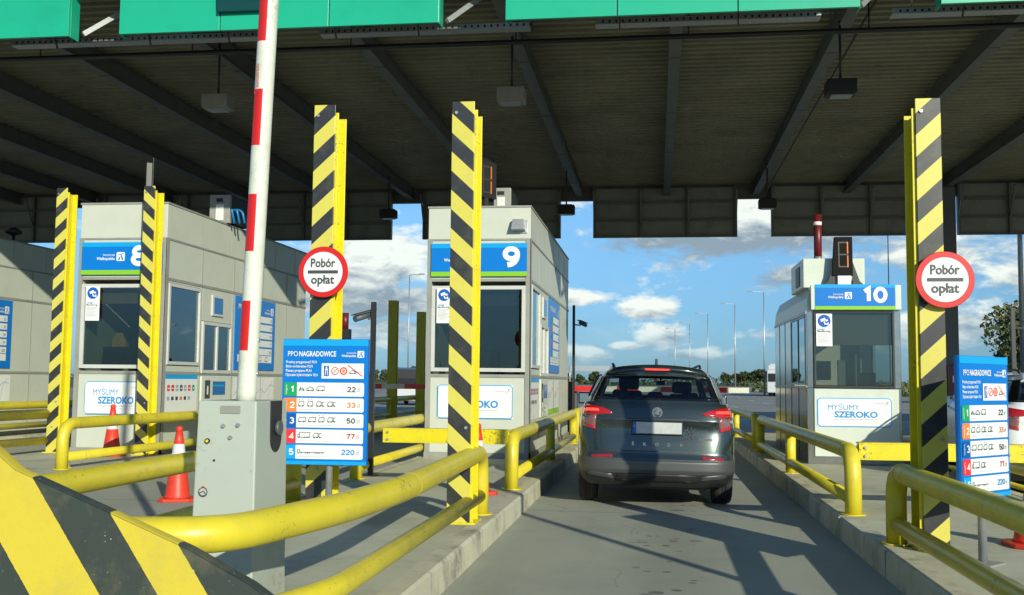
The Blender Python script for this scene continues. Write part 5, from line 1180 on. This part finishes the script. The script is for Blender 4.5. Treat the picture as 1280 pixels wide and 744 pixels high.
far_truck((13.2, 118, 0), R(-14), 'white articulated truck far away just left of booth 10')
def small_vehicle(name, loc, rz, label, paint, L_=4.3, W_=1.8, Hh=1.5, van=False):
    t = thing(name, label, 'van' if van else 'car', loc, rz); h0 = Hh * (.62 if not van else .55)
    b = MB(); b.prism([(0, .25), (L_, .25), (L_, h0 * .8), (L_ - .2, h0 * .95), (L_ * .72, h0), (0, h0)], 'yz', -W_ / 2, W_ / 2, paint); b.obj('body', t, .08)
    b = MB(); b.hexa([(-W_ * .46, .1, h0 + .001), (W_ * .46, .1, h0 + .001), (W_ * .46, L_ * .74, h0 + .001), (-W_ * .46, L_ * .74, h0 + .001), (-W_ * .40, .3, Hh), (W_ * .40, .3, Hh), (W_ * .40, L_ * .55, Hh), (-W_ * .40, L_ * .55, Hh)], 'car_black' if not van else paint); b.obj('cabin', t, .05)
    b = MB(); b.box(-W_ * .38, W_ * .38, .14, .17, h0 + .08, Hh - .12, 'black'); b.obj('rear_window', t)
    for s in (-1, 1): b = MB(); b.box(s * W_ * .42 - .1, s * W_ * .42 + .1, -.02, .05, h0 * .72, h0 * .92, 'tail_red'); b.obj('tail_light', t)
    for y in (.8, L_ - .8):
        for s in (-1, 1): b = MB(); b.lathe([(.2, -.1), (.33, -.09), (.33, .09), (.2, .1)], 'rubber', (s * (W_ / 2 - .12), y, .33), 'x', 16); b.obj('wheel', t)
small_vehicle('car', (-13.9, 58, 0), 0, 'small white car far behind the shaded rails left of booth 9', 'truck_white')
small_vehicle('van', (-17.6, 74, 0), R(8), 'dark blue van far behind the lettered boom left of booth 9', 'blue_paint', 5.2, 2.0, 2.3, True)

# ------------------------------------------------------------ street lamps, gantry
def street_lamp(x, y, h, label, arm=-1.4, r=.09):
    t = thing('street_lamp', label, 'street lamp', (x, y, 0), 0, 'tall street lamps beyond the toll plaza')
    b = MB(); b.tube([(0, 0, 0), (0, 0, h)], [r, r * .6], 'galv', 10); b.obj('pole', t)
    b = MB(); b.bar((0, 0, h), (arm, 0, h + .12), .07, .07, 'galv'); b.obj('arm', t)
    b = MB(); b.box(arm - .45, arm + .15, -.14, .14, h + .04, h + .16, 'lamp_grey'); b.obj('lamp_head', t, .02)
for (x, y, lb) in ((12.3, 124, 'street lamp nearest to the left edge of booth 10'), (10.4, 143, 'second street lamp from booth 10 above the car roof'), (7.8, 163, 'third street lamp from booth 10 above the car roof'), (5.9, 189, 'fourth street lamp from booth 10 above the car roof'), (3.7, 209, 'farthest and smallest street lamp above the car roof')):
    street_lamp(x, y, 11.9, lb, r=.10)
street_lamp(-24.7, 104, 12, 'street lamp between the striped post and booth 9', 1.4)
street_lamp(-22, 150, 12, 'thin street lamp just right of booth 9', 1.2)
street_lamp(11.6, 35.6, 12.5, 'thick pale lamp pole above the right tariff board', r=.1)
street_lamp(7.6, 36, 12.5, 'thin pole rising behind booth 10', r=.022)
t = thing('street_lamp', 'curved street lamp left of the tree at the right edge', 'street lamp', (26.5, 85, 0)); b = MB(); b.tube(fillet([(0, 0, 0), (0, 0, 4.7), (-.3, 0, 5.6), (-1.3, 0, 5.9)], .8), .06, 'galv', 8); b.obj('pole', t); b = MB(); b.box(-1.8, -1.2, -.12, .12, 5.84, 5.96, 'lamp_grey'); b.obj('lamp_head', t)
t = thing('sign_gantry', 'pale road gantry far away between booth 9 and the dark car', 'gantry', (-16, 260, 0))
b = MB(); b.box(-5.0, 4.8, -.2, .2, 4.0, 5.3, 'galv'); b.obj('beam', t); b = MB(); b.tube([(-5, 0, 0), (-5, 0, 5.3)], .2, 'galv', 8); b.obj('leg', t); b = MB(); b.tube([(4.8, 0, 0), (4.8, 0, 5.3)], .2, 'galv', 8); b.obj('leg', t)

# ------------------------------------------------------------ trees
def tree(h, cr, n, leaf, mats, seed, loc, label, cat='tree', leafs=.35, group=None, name='tree', tall=1.0):
    rnd = random.Random(seed); t = thing(name, label, cat, loc, 0, group)
    b = MB(); th = h * .45; b.tube([(0, 0, 0), (.05 * h * .2, 0, th * .5), (0, .03, th)], [h * .022, h * .017, h * .012], 'bark', 8)
    blobs_ = []
    for k in range(9):
        a = rnd.uniform(0, 6.28); rr = rnd.uniform(.15, .75) * cr; z = h * rnd.uniform(.42, .85); c = Vector((rr * math.cos(a), rr * math.sin(a), z)); blobs_.append((c, cr * rnd.uniform(.30, .55)))
        b.tube([(0, 0, th * rnd.uniform(.5, .95)), c * .6 + Vector((0, 0, z * .3)), c], [h * .010, h * .007, h * .003], 'bark', 5)
    blobs_.append((Vector((0, 0, h * .78)), cr * .5)); b.obj('trunk', t)
    b = MB()
    for i in range(n):
        c, r = rnd.choice(blobs_); d = Vector((rnd.gauss(0, 1), rnd.gauss(0, 1), rnd.gauss(0, 1) * .8)).normalized() * r * rnd.uniform(.45, 1.08) ** .6; p = c + d; p.z = c.z + d.z * tall
        s = leafs * rnd.uniform(.5, 1.2); u = Vector((rnd.gauss(0, 1), rnd.gauss(0, 1), rnd.gauss(0, 1))).normalized(); v = u.cross(Vector((rnd.gauss(0, 1), rnd.gauss(0, 1), rnd.gauss(0, 1)))).normalized()
        m = mats[0] if rnd.random() < .65 else mats[1]
        b.poly([p - u * s, p + v * s * .6, p + u * s, p - v * s * .6], m)
    b.obj('crown', t); return t
tree(7.0, 3.3, 6500, 0, ('leaf_olive', 'leaf_mid'), 5, (26.1, 80, 0), 'big olive green tree at the right edge behind the camera pole', leafs=.20, tall=1.1)
tree(5.2, 2.6, 3200, 0, ('leaf_mid', 'leaf_olive'), 9, (27.4, 84, 0), 'lower green tree cut by the right edge beside the big olive tree', leafs=.22)
rnd = random.Random(3)
protos = [tree(9.5, 4.2, 900, 0, ('leaf_dark', 'leaf_mid'), 20 + i, (0, -400 - 20 * i, 0), 'x', leafs=.8, group='trees on the far horizon') for i in range(3)]
px_list = [-360, -345, -330, -300, -206, -190, -178, -150, -120, -108, -95, -75, 60, 84, 97, 108, 120, 128, 139, 150, 162, 315, 322, 330, 395, 420, 440, 470]
first = True
used = 0
for k, px in enumerate(px_list):
    Y = rnd.uniform(440, 560); X = px / 1320 * Y * 1.0; s = rnd.uniform(.42, .82)
    where = ('on the horizon left of booth 9' if px < -280 else 'on the horizon between booth 9 and the dark car' if px < -60 else 'on the horizon between the dark car and booth 10' if px < 200 else 'on the horizon right of booth 10')
    lb = 'small dark tree ' + where
    if used < 3: o = protos[used]; o.location = (X, Y, 0); o['label'] = lb; used += 1
    else: o = dup(protos[k % 3], (X, Y, 0), rnd.uniform(0, 6), lb)
    o.scale = (s * 1.15, s, s)
    o.rotation_euler = (0, 0, rnd.uniform(0, 6))
# distant scrub line
b = MB(); rr = random.Random(11)
for k in range(9000):
    x = rr.uniform(-420, 420); y = rr.uniform(560, 640); z = rr.uniform(0, 1) ** 1.5 * (2.3 + 1.0 * math.sin(x * .05) + .7 * math.sin(x * .17 + 2)); s = rr.uniform(.5, 1.3)
    u = Vector((rr.gauss(0, 1), rr.gauss(0, 1), rr.gauss(0, .7))).normalized(); v = u.cross(Vector((rr.gauss(0, 1), rr.gauss(0, 1), rr.gauss(0, 1)))).normalized(); p = Vector((x, y, z + .3))
    b.poly([p - u * s, p + v * s * .7, p + u * s, p - v * s * .7], 'leaf_dark' if rr.random() < .7 else 'leaf_mid')
o = b.obj('scrub'); o['kind'] = 'stuff'
b = MB()
for k in range(6500):
    x = rr.uniform(16, 70); y = rr.uniform(130, 190); z = rr.uniform(0, 1) ** 1.3 * (1.3 + .5 * math.sin(x * .4)); s = rr.uniform(.2, .5)
    u = Vector((rr.gauss(0, 1), rr.gauss(0, 1), rr.gauss(0, .7))).normalized(); v = u.cross(Vector((rr.gauss(0, 1), rr.gauss(0, 1), rr.gauss(0, 1)))).normalized(); p = Vector((x, y, z))
    b.poly([p - u * s, p + v * s * .7, p + u * s, p - v * s * .7], 'leaf_mid' if rr.random() < .6 else 'leaf_olive')
o = b.obj('low_bushes'); o['kind'] = 'stuff'
